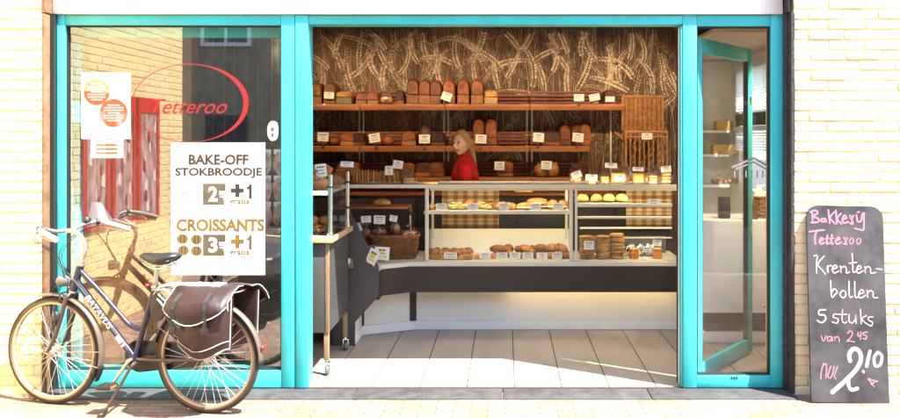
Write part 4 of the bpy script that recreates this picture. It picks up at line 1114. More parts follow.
def stack(k,n,r,mt,sd):
    g=G(); rr=random.Random(sd); z=.006
    for i in range(n):
        rx=rr.uniform(-.007,.007); ry=rr.uniform(-.005,.005); h=rr.uniform(.010,.015); q=r*rr.uniform(.92,1.05)
        g.lathe([(q*.5,z),(q*.92,z+.001),(q,z+h*.4),(q*.95,z+h*.85),(q*.5,z+h)],(rx,ry,0),18,0); z+=h*.98
    o=kind(k,g,[mt]); return z
stack('biscuit_stack',15,.062,'crust_gold',1)
stack('tall_biscuit_stack',17,.062,'crust_gold',5)
g=G(); g.lathe([(.001,0),(.040,0),(.042,.006),(.042,.062),(.037,.070),(.037,.074)],n=20,m=0); g.lathe([(.039,.0745),(.041,.076),(.041,.089),(.038,.092),(.001,.092)],n=20,m=1); kind('jam_jar',g,['jam','yellow_cake'])
g=G()
for i in range(9): 
    t=(i-4)/4; g.ball((i*.023-.092,0,.055),(.0125,.055*(1-.15*t*t),.056*(1-.15*t*t)),i%2,14,12,wob(i,.04,2))
kind('sliced_loaf',g,['crust_mid','crumb'])
g=G(); g.ball((0,0,.045),(.10,.06,.048),0,18,12,wob(9,.12,2)); kind('oval_loaf',g,['crust_mid'])
g=G(); g.ball((0,0,.045),(.11,.055,.046),0,18,12,wob(4,.10,2))
for i in range(4): g.tube([(-.06+i*.035,-.035,.078),(-.045+i*.035,.0,.092),(-.03+i*.035,.035,.078)],.006,6,1)
kind('slashed_loaf',g,['crust_mid','crumb'])
def bagged(k,inner,mi,w,h,d,sd):
    root=bpy.data.objects.new('bagged_bread',None)
    g=G(); inner(g); a=g.build('bread',mi); a.parent=root; C.objects.unlink(a)
    g=G()
    def f(dv,p):
        q=[math.copysign(abs(c)**.62,c) for c in dv]; p=Vector((q[0]*w/2*.86,q[1]*d/2*.86,q[2]*h/2*.92))
        p=p*(1+.07*mnoise.noise(dv*3.5+Vector((sd,0,0)))+.07*mnoise.noise(dv*8+Vector((sd,0,3))))
        if p.z>0: p.x*=1-.25*(p.z/(h/2)); p.y*=1-.45*(p.z/(h/2))
        if p.z<-h*.42: p.z=-h*.42
        return p
    g.ball((0,0,h*.43),(w/2,d/2,h/2),0,24,16,f)
    n=16; lo=[g.b.verts.new((.018*math.cos(6.283*k/n),.010*math.sin(6.283*k/n),h*.86)) for k in range(n)]
    hi=[g.b.verts.new(((.042+.012*math.sin(k*2.4+sd))*math.cos(6.283*k/n),(.014+.008*math.cos(k*3.1))*math.sin(6.283*k/n),h*(1.05+.05*math.sin(k*1.9+sd)))) for k in range(n)]
    g._m([g.b.faces.new((lo[k],lo[(k+1)%n],hi[(k+1)%n],hi[k])) for k in range(n)],0)
    b=g.build('clear_bag','cellophane'); b.parent=root; C.objects.unlink(b)
    KIND[k]=root; return root
bagged('bag_yellow',lambda g:g.box(-.045,.045,-.035,.035,.006,.095,0,.012),['yellow_cake'],.135,.135,.11,1)
bagged('bag_gold',lambda g:[g.ball((dx,0,.04),(.03,.035,.034),0,12,8) for dx in (-.03,.03)],['crust_gold'],.145,.115,.10,2)
bagged('bag_dark',lambda g:g.ball((0,0,.05),(.055,.045,.05),0,14,10,wob(3,.15,2)),['crust_mid'],.14,.135,.11,3)
bagged('bag_cream',lambda g:[g.box(-.035,.035,-.03,.03,.006+i*.028,.03+i*.028,0,.006) for i in range(3)],['crumb'],.105,.13,.09,4)
bagged('bag_rolls',lambda g:[g.ball((dx,dy,.035),(.03,.03,.028),0,10,8) for dx in (-.04,.02) for dy in (-.02,.03)],['crust_mid'],.17,.12,.12,5)
def put(k,loc,label,cat,group=None,rot=0,sc=1,name=None):
    src=KIND[k]; o=src.copy(); C.objects.link(o); o.name=name or (k if 'bag_' not in k else 'bagged_bread')
    o.location=loc; o.rotation_euler=(0,0,rot); o.scale=sc if isinstance(sc,(tuple,list)) else (sc,)*3
    for ch in src.children:
        c=ch.copy(); C.objects.link(c); c.parent=o
    return tag(o,label,cat,group)
rl=random.Random(21)
# top shelf
zt=1.946; ys=3.05
put('tin_loaf',(X(315.5,ys),ys,zt),'dark tin loaf at the left end of the top shelf by the turquoise post','loaf','loaves on the top shelf',0,(.98,1,.86))
put('tin_loaf',(X(329,ys),ys+.02,zt),'dark tin loaf behind the leftmost price card on the top shelf','loaf','loaves on the top shelf',0,(1.0,1,.88))
put('box_loaf',(X(343.5,ys),ys,zt),'pale boxed loaf with orange top on the left of the top shelf','loaf','loaves on the top shelf',0,(1,1,1))
put('bag_gold',(X(386.5,ys),ys,zt),'golden bagged rolls standing alone on the top shelf','bag of bread','loaves on the top shelf',.2,1.1)
for i,(px,sc) in enumerate(((412.5,1.0),(424.2,.97),(435.5,.95),(448.8,.98),(463,1.0),(477,1.02))):
    put('tin_loaf',(X(px,ys),ys+rl.uniform(0,.02),zt),f'tall dark tin loaf on the top shelf, {ORD[i]} of the six standing in a row','loaf','loaves on the top shelf',rl.uniform(-.03,.03),(1.0*sc,1,sc*rl.uniform(.97,1.03)))
put('yellow_loaf',(X(491,ys),ys,zt),'round topped yellow loaf right of the tall dark loaves','loaf','loaves on the top shelf')
put('black_loaf',(X(398.5,ys),ys+.08,zt),'short dark loaf left of the six tall loaves on top shelf','loaf','loaves on the top shelf',0,(.8,.7,.62))
put('black_loaf',(X(611,ys),ys+.05,zt),'blackish loaf at the right end of the top shelf','loaf','loaves on the top shelf',0,(1.05,.9,.64))
put('bag_yellow',(X(595,ys),ys,zt),'yellow cake in clear bag near the right end of top shelf','bag of cake','loaves on the top shelf',.1,.72)
# middle shelf
zm=1.521
put('round_loaf',(X(332,ys),ys+.06,zm),'round brown loaf on the left of the middle shelf','loaf','loaves on the middle shelf',0,.8)
put('round_loaf',(X(387,ys),ys+.06,zm),'round brown loaf right of the second middle shelf card','loaf','loaves on the middle shelf',.6,.85)
put('dome_loaf',(X(424,ys),ys+.12,zm),'dome shaped black loaf behind a card on the middle shelf','loaf','loaves on the middle shelf')
put('plain_loaf',(X(478.5,ys),ys,zm),'tall dark loaf just right of the woman, left of a pair','loaf','loaves on the middle shelf',0,(1,1,.98))
put('plain_loaf',(X(491,ys),ys+.01,zm),'tall dark loaf just right of the woman, right of a pair','loaf','loaves on the middle shelf',0,(1,1,1.0))
put('black_loaf',(X(552,ys),ys+.03,zm),'low black loaf on middle shelf between two right hand cards','loaf','loaves on the middle shelf',0,(1.6,1,.62))
for i,px in enumerate((565.5,577,586)): put('plain_loaf',(X(px,ys),ys+.02,zm),f'dark brown loaf at the right end of the middle shelf, {ORD[i]} of three','loaf','loaves on the middle shelf',0,(.95,1,.76+.02*i))
# low shelf
zl=1.201
put('plain_loaf',(X(505,ys),ys,zl),'dark loaf on the low shelf right of the woman behind a card','loaf','loaves on the low shelf',0,(1.4,1,.6))
put('slashed_loaf',(X(541,ys),ys,zl),'left one of two brown loaves behind a card on the low shelf','loaf','loaves on the low shelf',.3,(.7,1,1.5))
put('slashed_loaf',(X(552,ys),ys,zl),'right one of two brown loaves behind a card on the low shelf','loaf','loaves on the low shelf',-.2,(.65,1,1.6))
put('plain_loaf',(X(398,ys),ys+.05,zl),'dark square loaf on the low shelf left of the woman','loaf','loaves on the low shelf',0,(1.3,1,.62))
put('black_loaf',(X(423,ys),ys+.05,zl),'black loaf on the low shelf close to the left of the woman','loaf','loaves on the low shelf',0,(1.5,1,.66))
# on the case top
zc=1.2175; yc=1.62
put('oval_loaf',(X(336,yc),1.70,zc),'oval brown loaf on the case top behind the cart card','loaf','bread on the case top',.2,1.05)
put('oval_loaf',(X(349,yc),1.78,zc),'oval loaf with raised back at left end of the case top','loaf','bread on the case top',-.3,(1.1,1,1.35))
put('oval_loaf',(X(342,yc),1.86,zc+.0),'oval loaf farthest back at the left end of the case top','loaf','bread on the case top',.5,(1.2,1,1.7))
put('sliced_loaf',(X(365.5,yc),yc,zc),'sliced brown loaf on the case top, left one of two sliced loaves','loaf','bread on the case top',.12,(1,1,1.05))
put('sliced_loaf',(X(387,yc),yc+.04,zc),'sliced brown loaf on the case top, right one of two sliced loaves','loaf','bread on the case top',-.1,(.92,1,.98))
put('oval_loaf',(X(401,yc),1.80,zc),'round brown loaf behind the price cards left of the woman','loaf','bread on the case top',0,(.9,1,1.5))
put('bag_cream',(X(409,yc),yc,zc),'pale rolls in a clear bag on the case top left of the woman','bag of bread','bread on the case top',0,(1.3,1,.55))
o=put('tray_cake',(X(428,yc),yc,zc),'flat tray cake lying on the case top before the woman','cake','bread on the case top',0,(.42,.8,.7))
put('bag_dark',(X(575.5,yc),yc,zc),'tall clear bag of dark bread with twisted top behind a tilted card','bag of bread','bread on the case top',.2,(.95,1,1.15))
put('bag_cream',(X(591.5,yc),yc-.02,zc),'small clear bag of pale slices left of the yellow bags','bag of bread','bread on the case top',0,(.9,1,.62))
put('bag_cream',(X(604,yc),yc,zc),'small clear bag of cream slices between two price cards','bag of bread','bread on the case top',.2,(1,1,.7))
put('bag_yellow',(X(618,yc),yc+.03,zc),'wide clear bag of yellow cake beneath the baguette','bag of cake','bread on the case top',-.1,(1.25,1,.95))
put('bag_rolls',(X(611,yc),1.80,zc),'bag of brown rolls behind the yellow cake bag','bag of bread','bread on the case top',0,(1,1,1.15))
put('bag_yellow',(X(638,yc),yc,zc),'clear bag of yellow slices in the middle of the right row','bag of cake','bread on the case top',.1,(.95,1,.9))
put('bag_gold',(X(651,yc),yc+.08,zc),'clear bag of golden rolls right of the yellow slices','bag of bread','bread on the case top',.3,(1,1,1.15))
put('bag_cream',(X(652,yc),yc-.04,zc),'clear bag of pale crackers in front of the golden rolls','bag of bread','bread on the case top',0,(.85,1,.85))
put('bag_cream',(X(666,yc),yc,zc),'clear bag of pale slices at the right end of case top','bag of bread','bread on the case top',0,(1.05,1,1.05))
put('bag_dark',(X(660,yc),1.80,zc),'clear bag of brown bread behind the rightmost bag','bag of bread','bread on the case top',0,(1.1,1,1.25))
put('bag_dark',(X(629,yc),1.80,zc),'clear bag of brown bread behind the middle yellow slices','bag of bread','bread on the case top',1,(1.0,1,1.2))
# middle glass shelf, left bay
zs=1.001; y1=1.58; gp='pastries on the left glass shelf'
for i,px in enumerate((433,440.5)): put('lumpy_pastry',(X(px,y1),y1+.04*i,zs),f'yellow brown pastry at the left end of the glass shelf, {ORD[i]} from left','pastry',gp,i,.9)
for i,px in enumerate((452,462,474,486)): put('iced_pastry',(X(px,y1),y1+.02,zs),f'iced pastry on the glass shelf before the left plaid reflection, {ORD[i]} of four','pastry',gp,i*1.3,.85)
for i,px in enumerate((501,509.5)): put('croissant',(X(px,y1),y1,zs),f'iced crescent roll on the glass shelf right of the plaid reflection, {ORD[i]} of two','pastry',gp,i*.4,1.0)
for i,(px,dz,ro) in enumerate(((527,0,.15),(537,.035,.25),(545,.002,-.1),(536,.001,.6))): put('filled_stick',(X(px,y1),y1+.035*i,zs+dz),f'long filled roll in the pile on the left glass shelf, {ORD[i]} from the front','filled roll',gp,ro,(.85,1,.95))
for i,px in enumerate((553,563)): put('filled_stick',(X(px,y1),y1+.02,zs),f'short dark filled roll at the right end of the left glass shelf, {ORD[i]} of two','filled roll',gp,.1,(.42,1,1.25))
for i,px in enumerate((582.5,596.5,609,621.5)):
    put('bun',(X(px,1.56),1.56,1.0665),f'golden sugar bun on the right glass shelf, {ORD[i]} of four from left','bun','buns on the right glass shelf',i,1.05)
t=thing('bun_tray','grey tray under the four golden buns on the right glass shelf','tray',(X(602,1.56),1.56,1.0605))
g=G(); g.box(-.20,.20,-.06,.12,0,.0055,0,.002); g.build('tray','steel',t)
# deck
zd=.5925; y2=1.56
put('tray_cake',(X(451,y2),y2,zd),'long flat crumble cake on the counter deck at the case left end','cake','cakes on the counter deck',0,(.92,1.1,1.9))
for i,px in enumerate((479,487,495)): put('iced_slice',(X(px,y2),y2-.02+.02*i,zd),f'pink iced cake slice on the deck, {ORD[i]} of three from left','cake slice','cakes on the counter deck',.05*i,.88)
for i,(px,dy,dz) in enumerate(((500,.09,0),(508,.09,.0),(504,.10,.036))): put('croissant',(X(px,y2),y2+dy,zd+dz),f'brown croissant behind the pink slices, {ORD[i]} of three in its heap','croissant','cakes on the counter deck',i*2+.3,1.0)
for i,(px,dy,dz) in enumerate(((522,.0,0),(528,.07,0),(531,.02,.034),(535,.05,0))): put('lumpy_pastry',(X(px,y2),y2+dy,zd+dz),f'dark red brown pastry heaped mid deck, {ORD[i]} of four','pastry','cakes on the counter deck',i*1.7,.9)
for i,(px,dy,dz) in enumerate(((539,.0,0),(541,.07,.0),(540,.05,.06),(547,.09,0))): put('dark_bun',(X(px,y2),y2+dy,zd+dz),f'brown roll piled on the deck beside the seeded rolls, {ORD[i]} of four','bun','cakes on the counter deck',i,1.0)
for i,(px,dy,dz) in enumerate(((551,.0,0),(552,.07,.0),(551,.04,.06))): put('bun',(X(px,y2),y2+dy,zd+dz),f'pale roll piled on the deck between brown and seeded rolls, {ORD[i]} of three','bun','cakes on the counter deck',i,.9)
for i,(px,dy,dz) in enumerate(((560,.02,0),(567,.02,0),(563,.05,.05),(566,.1,.0))): put('seed_bun',(X(px,y2),y2+dy,zd+dz),f'seeded roll at the right of the left bay, {ORD[i]} of four','bun','cakes on the counter deck',i,.95)
for i,(px,dy,k) in enumerate(((498,.18,'croissant'),(507,.19,'croissant'),(519,.17,'lumpy_pastry'),(526,.18,'croissant'),(534,.19,'lumpy_pastry'),(543,.2,'dark_bun'),(552,.2,'bun'),(559,.2,'seed_bun'))):
    put(k,(X(px,y2+dy),y2+dy,zd+.03),f'pastry in the back row of the deck, {ORD[i]} from the left','pastry','back row on the counter deck',i*1.9,1.12)
for i,px in enumerate((434,446,458,468)): put('lumpy_pastry',(X(px,y2+.16),y2+.17,zd+.02),f'crumble pastry behind the long cake on the deck, {ORD[i]} of four','pastry','back row on the counter deck',i*1.3,1.0)
for i,px in enumerate((456,468,480,492,505)): put('croissant' if i%2 else 'iced_pastry',(X(px,y1+.13),y1+.13,zs+.004),f'pastry in the rear row of the left glass shelf, {ORD[i]} from left','pastry',gp,i*1.1,1.05)
for i,(px,sc) in enumerate(((343,.62),(352,.6),(407,.55),(436,.6))): put('plain_loaf',(X(px,ys),ys+.04,zl),f'dark loaf on the low shelf behind the counter goods, {ORD[i]} from left','loaf','loaves on the low shelf',0,(1.25,1,sc))
for i,px in enumerate((346,357,408,437)): put('black_loaf' if i%2 else 'tin_loaf',(X(px,ys),ys+.06,zm),f'low dark loaf before the middle shelf slats, {ORD[i]} from left','loaf','loaves on the middle shelf',0,(1.2,.9,.5+.03*i))
for i,px in enumerate((361,371)): put('tin_loaf',(X(px,ys),ys+.05,zt),f'half hidden dark loaf left of the bagged rolls on the top shelf, {ORD[i]} of two','loaf','loaves on the top shelf',0,(1.1,.9,.5))
t=thing('cake_tray','dark rimmed tray under the croissants on the counter deck','tray',(X(510,1.70),1.70,zd))
g=G(); g.box(-.13,.10,-.09,.09,.0,.004,0,.001); g.box(-.13,-.124,-.09,.09,.004,.05); g.build('tray','grey_plastic',t)
t=thing('glass_cover','clear plastic lid standing between croissants and dark pastries','lid',(X(517,1.72),1.72,zd))
g=G(); g.ball((0,0,.03),(.05,.04,.04),0,14,10); g.build('lid','cellophane',t)
for i,(px,k,sc) in enumerate(((587,'biscuit_stack',1.0),(603,'biscuit_stack',.98),(617.5,'tall_biscuit_stack',.97))):
    put(k,(X(px,1.55),1.55+.01*i,zd),f'tall stack of round biscuits in the right bay, {ORD[i]} of three from left','biscuit stack','biscuit stacks in the right bay',i,(sc,sc,1.0))
put('jam_jar',(X(634,y2),y2,zd),'left one of two amber jam jars in the right bay','jar','jam jars',0,.95)
put('jam_jar',(X(657,y2),y2,zd),'right one of two amber jam jars in the right bay','jar','jam jars',1,.95)
for i,px in enumerate((631,640,649)):
    t=thing('foil_pack',f'shiny silver foil pack behind the jam jars, {ORD[i]} of three','pack',(X(px,1.72),1.72,zd),.2*i,'foil packs')
    g=G()
    g.ball((0,0,.05),(.05,.035,.055),0,14,10,wob(i,.25,4)); g.build('pack','chrome',t)
# ------------------------------------------------------------------ price cards
rc_=random.Random(31)
def card(px,pt,pb,wpx,y,label,tilt=0,stem=.05,m='paper',yaw=0,grp='price cards',lines=3):
    k=S(y); w=wpx/k/2; h=(pb-pt)/k; xx=X(px,y); zz=Z((pt+pb)/2,y)
    t=thing('price_card',label,'price card',(xx,y,zz),yaw,grp)
    t.rotation_euler=(0,tilt,yaw)
    g=G(); g.box(-w,w,0,.002,-h/2,h/2); g.build('card',m,t)
    g=G()
    for j in range(lines):
        zq=h*(.27-.25*j); l=w*rc_.uniform(.3,.8); x=-l
        while x<l:
            d=rc_.uniform(.006,.016); g.box(x,min(x+d,l),-.0012,-.0003,zq-h*(.06 if j==0 else .03),zq+h*(.06 if j==0 else .03)); x+=d+.004
    g.build('print','ink_dark' if m!='yellow_card' else 'ink_brown',t)
    if stem: 
        g=G(); g.tube([(0,.003,-h/2+.004),(0,.005,-h/2-stem)],.0035,6); g.lathe([(.001,-h/2-stem-.004),(.016,-h/2-stem-.004),(.016,-h/2-stem),(.001,-h/2-stem)],(0,.005,0),10); g.build('stem','grey_plastic',t)
    return t
yS=2.985
card(329,92,98.5,10,3.03,'price card leaning on the second loaf at the far left of top shelf',.05,0)
card(446.5,92.5,100.5,10,2.99,'tilted price card before the fourth tall loaf on the top shelf',.35,.03)
card(579,94,101,10,2.99,'price card before the slats on the right of top shelf',0,.035)
card(594.5,94,100.5,10.5,2.99,'tilted price card on the yellow cake bag of top shelf',-.2,0)
card(610,96.5,101.5,9,3.0,'price card on the blackish loaf at the right end of top shelf',0,0)
for px,pt,ti,la in ((323,132.5,.03,'leftmost price card on the middle shelf, before the slats'),(374.5,133.5,-.15,'slightly tilted price card on middle shelf left of the black dome loaf'),(424.5,134.5,0,'price card before the dome shaped black loaf'),(481,134.5,.04,'price card before the pair of tall loaves right of the woman'),(538.5,133,.06,'price card on the middle shelf before the low black loaf'),(578,133,.10,'price card before the three loaves at middle shelf right end')):
    card(px,pt,pt+8.8,11,yS,la,ti,.045)
card(499.5,161.5,170,10,yS,'price card on low shelf close right of the woman',.02,.05)
card(546.5,161,169.5,10.5,yS,'price card before the two brown loaves on the low shelf',.05,.05)
for px,pt,pb,w,ti,la in ((389,166,175,8,0,'white price card on the case top before the right sliced loaf'),(398,160.5,168.5,10,.15,'grey tilted price card on the case top left of the woman'),(576.5,171.5,178,10,-.35,'tilted price card on the twisted bag on the case top'),(591.5,174.5,180.5,12,.05,'price card before the small bag of pale slices on the case top'),(620,175,181,10.5,-.05,'price card before the wide yellow cake bag on the case top'),(666,166,172,10.5,-.1,'price card on the rightmost bag of the case top'),(611,163,168,12,.05,'price card upright on the wide yellow cake bag'),(638,167,171,11,.05,'small price card on the middle bag of yellow slices')):
    card(px,pt,pb,w,1.50,la,ti,.03 if pb<177 and px<500 else 0)
for px,la in ((441.5,'price card on the left glass shelf before the yellow brown pastries'),(473,'price card on the glass shelf before the left plaid reflection'),(504,'price card on the glass shelf before the crescent rolls'),(535.5,'price card on the glass shelf before the pile of long rolls'),(558,'price card on the glass shelf before the dark filled rolls')): card(px,203.5,209.5,11,1.45-.012,la,0,0)
card(654,199,205,12,1.43,'white price card before the right plaid reflection',0,0)
for px,w,la in ((450.5,13,'price card on the deck before the long crumble cake'),(485,11,'price card on the deck before the pink iced slices'),(502,11,'price card on the deck before the croissants'),(515,11,'price card on the deck before the plastic lid'),(528,11,'price card on the deck before the dark red pastries'),(542,11,'price card on the deck before the brown rolls'),(557,10,'price card on the deck before the seeded rolls')): card(px,252.5,259,w,1.425,la,0,0)
card(589,241,249.5,10,1.44,'price card on the left biscuit stack',0,0)
card(647,247,252,9,1.46,'small white price card between the jam jars',0,.03)
card(657,240,246,9,1.62,'small white price card above the right jam jar',.1,.05)
# price cards among the bread baskets
card(366,216,222.5,10,1.50,'leftmost of three price cards above the wicker basket',-.05,.05); card(379.5,215.5,224,11.5,1.50,'middle of three price cards above the wicker basket',.03,.05); card(393.5,215.5,221.5,7.5,1.52,'rightmost of three price cards above the wicker basket',.2,.05)
card(358,223.5,232,7.5,1.10,'small tilted price card on the sloping counter end',-.5,0,yaw=-.4)
card(372.5,249,265,11,1.02,'yellow and white offer card on the sloping counter end, left of two',.45,0,'paper',-.3,'offer cards',4)
card(382,247,260.5,14.5,1.30,'yellow and white offer card by the wicker basket, right of two',.06,0,'paper',.1,'offer cards',4)
for o in list(C.objects):
    if o.get('group')=='offer cards':
        g=G(); w=.03; g.box(-w,w,-.0024,-.0014,-.03,-.012); g.box(-w,w*.6,-.0024,-.0014,.005,.025); g.build('highlight','yellow_card',o)
card(321,164,177,11,.55,'large handwritten price card on the cart shelf loaves',-.12,0)
card(347,161.5,167,13,.92,'price card with yellow band at the cart rear post',.03,.0)
# ------------------------------------------------------------------ wicker
def basket(name,label,loc,w,d,h,flare,m='wicker',rot=0,rows=10,group=None):
    t=thing(name,label,'basket',loc,rot,group); g=G()
    def rrect(sx,sy,n=9,r=.05):
        pts=[]
        for (cx,cy,a0) in ((sx-r,sy-r,0),(-sx+r,sy-r,90),(-sx+r,-sy+r,180),(sx-r,-sy+r,270)):
            for i in range(n//2): a=R(a0+90*i/(n//2-1)); pts.append((cx+r*math.cos(a),cy+r*math.sin(a)))
        out=[]
        for (p,q) in zip(pts,pts[1:]+pts[:1]):
            L=math.hypot(q[0]-p[0],q[1]-p[1]); k=max(1,int(L/.016))
            for i in range(k): out.append((p[0]+(q[0]-p[0])*i/k,p[1]+(q[1]-p[1])*i/k))
        return out
    for j in range(rows):
        f=j/(rows-1); s=1+flare*f; P=rrect(w/2*s,d/2*s); z=.008+f*(h-.016)
        g.tube([(x*(1+.016*(1 if (i//2+j)%2 else -1)),y*(1+.022*(1 if (i//2+j)%2 else -1)),z) for i,(x,y) in enumerate(P)],.0065 if j<rows-1 else .012,5,0,closed=True)
    P=rrect(w/2,d/2)
    for i in range(0,len(P),3): x,y=P[i]; g.tube([(x,y,.0),(x*(1+flare),y*(1+flare),h)],.005,5)
    g.build('woven_side',m,t)
    g=G(); g.box(-w/2+.012,w/2-.012,-d/2+.012,d/2-.012,.0,.012); g.build('base',m,t)
    return t
zk=.593
basket('wicker_basket','wide wicker basket on the counter before the packed loaves',(X(395,1.62),1.62,zk),.34,.26,.20,.16,'wicker_dark',.12,12)
basket('wicker_basket','low wicker basket in the corner behind the yellow offer cards',(X(357,1.45),1.45,zk),.24,.2,.13,.12,'wicker_dark',.35,9)
for i,(px,yy,zz,k) in enumerate(((366,1.62,.74,'bag_dark'),(380,1.60,.77,'bag_rolls'),(395,1.64,.78,'bag_dark'),(408,1.66,.74,'bag_rolls'))):
    put(k,(X(px,yy),yy,zz),f'clear bag of bread in or behind the wicker basket, {ORD[i]} from left','bag of bread','bags by the wicker basket',i,1.0)
for i,(px,yy) in enumerate(((352,1.25),(362,1.36),(355,1.6))):
    put('bag_dark',(X(px,yy),yy,.60+.10*(i==2)),f'brown bread bag behind the sloping counter end, {ORD[i]} from the front','bag of bread','bags behind the counter end',i,1.05)
t=thing('orange_glint','orange light reflection modelled as a roll under the case top','roll',(X(382,1.6),1.6,1.06))  # orange reflection in the glass, built as a roll-shaped body
g=G(); g.ball((0,0,0),(.075,.035,.03),0,16,10,wob(3,.15,2)); g.build('roll','crust_gold',t)
t=thing('bread_board','thin dark shelf under the roll shaped orange glint above the wicker basket','shelf',(X(378,1.65),1.65,1.02))
g=G(); g.box(-.28,.26,-.10,.22,-.012,.004,0,.003); g.build('board','shelf_wood',t); g=G(); g.box(-.28,-.262,.19,.22,-.428,-.0125); g.box(.242,.26,.19,.22,-.428,-.0125); g.build('leg','shelf_wood',t)
# kitchen scale
t=thing('kitchen_scale','small black weighing scale with chrome pole left of the pastry case','scale',(X(410,1.8),1.8,zk+.0))
g=G(); g.box(-.07,.07,-.06,.06,.0,.19,0,.01); g.build('body','black_plastic',t)
g=G(); g.box(-.065,.065,-.06,.06,.192,.2,0,.003); g.tube([(0,.02,.2),(0,.02,.35)],.006,8); g.build('plate','steel',t)
g=G(); g.box(-.02,.02,.012,.028,.335,.37,0,.004); g.build('readout','black_plastic',t)
# tall baguette basket
bk=thing('baguette_basket','tall wicker baguette basket with high woven back right of the shelves','basket',(X(646,2.9),2.9,1.24))
k=S(2.9); hw=20.5/k; zb_=0; zr=Z(132,2.9)-1.24; zt_=Z(95.5,2.9)-1.24
g=G(); n=26
for i in range(n+1):
    u=-hw+2*hw*i/n; g.tube([(u,.20,zr-.1),(u+.002*math.sin(i),.20,zt_)],.0085,6,1 if i%3==1 else 0)
for j in range(4):
    z=zr+ (zt_-zr)*(j+.5)/4; g.tube([(-hw+2*hw*i/(n*1),.20+.010*(1 if (i+j)%2 else -1),z) for i in range(n+1)],.003,5)
g.tube([(-hw-.005,.2,zt_),(hw+.005,.2,zt_)],.014,8); g.build('woven_back',['wicker','wicker_dark'],bk)
g=G()
for s in (-1,1): g.tube([(s*hw,.2,0),(s*hw,.2,zt_)],.014,8); g.tube([(s*hw,-.02,0),(s*hw,-.02,zr)],.013,8); g.tube([(s*hw,-.02,zr),(s*hw,.2,zr+.02)],.013,8)
g.tube([(-hw,-.02,zr),(hw,-.02,zr)],.014,8); g.tube([(-hw,-.02,zr-.05),(hw,-.02,zr-.05)],.008,8); g.tube([(-hw,-.02,.0),(hw,-.02,.0)],.012,8)
for i in range(1,9): u=-hw+2*hw*i/9; g.tube([(u,-.02,.0),(u,-.02,zr)],.008,6)
g.build('front_rods','wicker',bk)
g=G(); g.box(-hw,hw,-.02,.2,-.014,.0); g.build('base','wicker',bk)
st_=thing('basket_stand','dark wooden stand carrying the tall baguette basket','stand',(X(646,2.9),2.9,0))
g=G(); g.box(-.26,.26,-.045,.24,1.05,1.225,0,.005); g.build('box','slat_wood',st_)
def baguette(loc,rot,L,label):
    g=G(); pts=[];rs=[]
    for i in range(17): t=i/16; pts.append((0,0,t*L)); rs.append(.03*(math.sin(math.pi*(.06+.88*t))**.5)*(1+.06*(i%3==0)))
    g.tube(pts,rs,10); 
    for i in range(4): g.tube([(-.012,-.026,L*(.2+.18*i)),(.0,-.031,L*(.25+.18*i)),(.013,-.026,L*(.30+.18*i))],.006,6,1)
    o=g.build('baguette',['crust_mid','crumb'],None,loc,rot); tag(o,label,'baguette','baguettes in the tall basket')
bx0=X(646,2.9)
baguette((bx0+.02,2.96,1.40),(0,R(-52),0),.42,'baguette slanting out of the tall basket towards the left')
for i,dx in enumerate((-.14,-.05,.05,.14)): baguette((bx0+dx,3.0,1.245),(R(3),R(rl.uniform(-6,6)),0),.40+.02*i,f'baguette standing behind the basket rods, {ORD[i]} of four from left')
card(647,133,139.5,10.5,2.86,'price card hung on the rim of the tall baguette basket',0,0)

# ------------------------------------------------------------------ cart near the door
ca=thing('bread_cart','grey wheeled cart with wooden top and glass guard inside the doorway left','cart',(0,0,0))
xr=-1.19; xl=-1.93; y0,y1=.26,.92; zb_,zt_=.31,.895
g=G(); g.box(xl,xr-.028,y0,y0+.018,Z(333,y0),zt_,0,.002); g.build('front_panel','grey_laminate',ca)
g=G(); g.prism([(y0+.02,Z(333,y0)),(y0+.02,zt_),(y1,zt_),(y1,.30)],xr-.02,xr-.003,'x',0); g.build('side_panel','grey_laminate',ca)
g=G(); g.box(xl,xr-.03,y0+.02,y1-.02,Z(333,y0),Z(333,y0)+.02); g.box(xl,xr-.03,y1-.02,y1,.31,zt_); g.build('carcass','grey_laminate',ca)
g=G(); g.box(xr-.026,xr,y0-.003,y0+.019,Z(333,y0)-.001,zt_,0,.002); g.build('edge_strip','edge_wood',ca)
g=G(); g.box(xl-.03,xr+.03,y0-.03,y1+.03,zt_+.001,zt_+.04,0,.006); g.build('wooden_top','beech',ca)
g=G()
for xx in (xr-.02,xl+.02):
    for yy in (y0+.02,y1-.02): g=G(); g.box(xx-.016,xx+.016,yy-.016,yy+.016,.10,Z(333,y0)+.0,0,.002); g.build('leg','edge_wood',ca)
for xx in (xr-.02,xl+.02):
    for yy in (y0+.02,y1-.02):
        w=bpy.data.objects.new('castor',None); C.objects.link(w); w.parent=ca; w.location=(xx,yy,0)
        g=G(); g.lathe([(.004,-.011),(.030,-.011),(.034,-.006),(.034,.006),(.030,.011),(.004,.011)],(.006,.0,.034),18,0,'x'); g.build('wheel','grey_plastic',w)
        g=G(); g.box(-.014,-.011,-.014,.014,.028,.085); g.box(.022,.025,-.014,.014,.028,.085); g.box(-.014,.025,-.016,.016,.085,.089); g.tube([(0,0,.088),(0,0,.11)],.009,8); g.build('fork','chrome',w)
for yy,zt2 in ((.30,Z(174.5,.3)),(.88,Z(171.5,.88))):
    g=G(); g.tube([(xr-.0,yy,zt_+.04),(xr-.0,yy,zt2)],.0165,12); g.lathe([(.022,0),(.022,.02),(.017,.024)],(xr,yy,zt_+.0405),12)
    for zz in ((1.27,1.08) if yy>.5 else (1.27,)): g.ball((xr+.0,yy,zz),(.02,.02,.016),1,10,8)
    g.build('post',['chrome','black_plastic'],ca)
for yy in (.30,.88): g=G(); g.tube([(-1.49,yy,zt_+.04),(-1.49,yy,1.35)],.0165,12); g.build('post','chrome',ca)
g=G(); g.box(xr-.003,xr+.003,.32,.86,.95,1.33); g.build('side_glass','glass_case',ca)
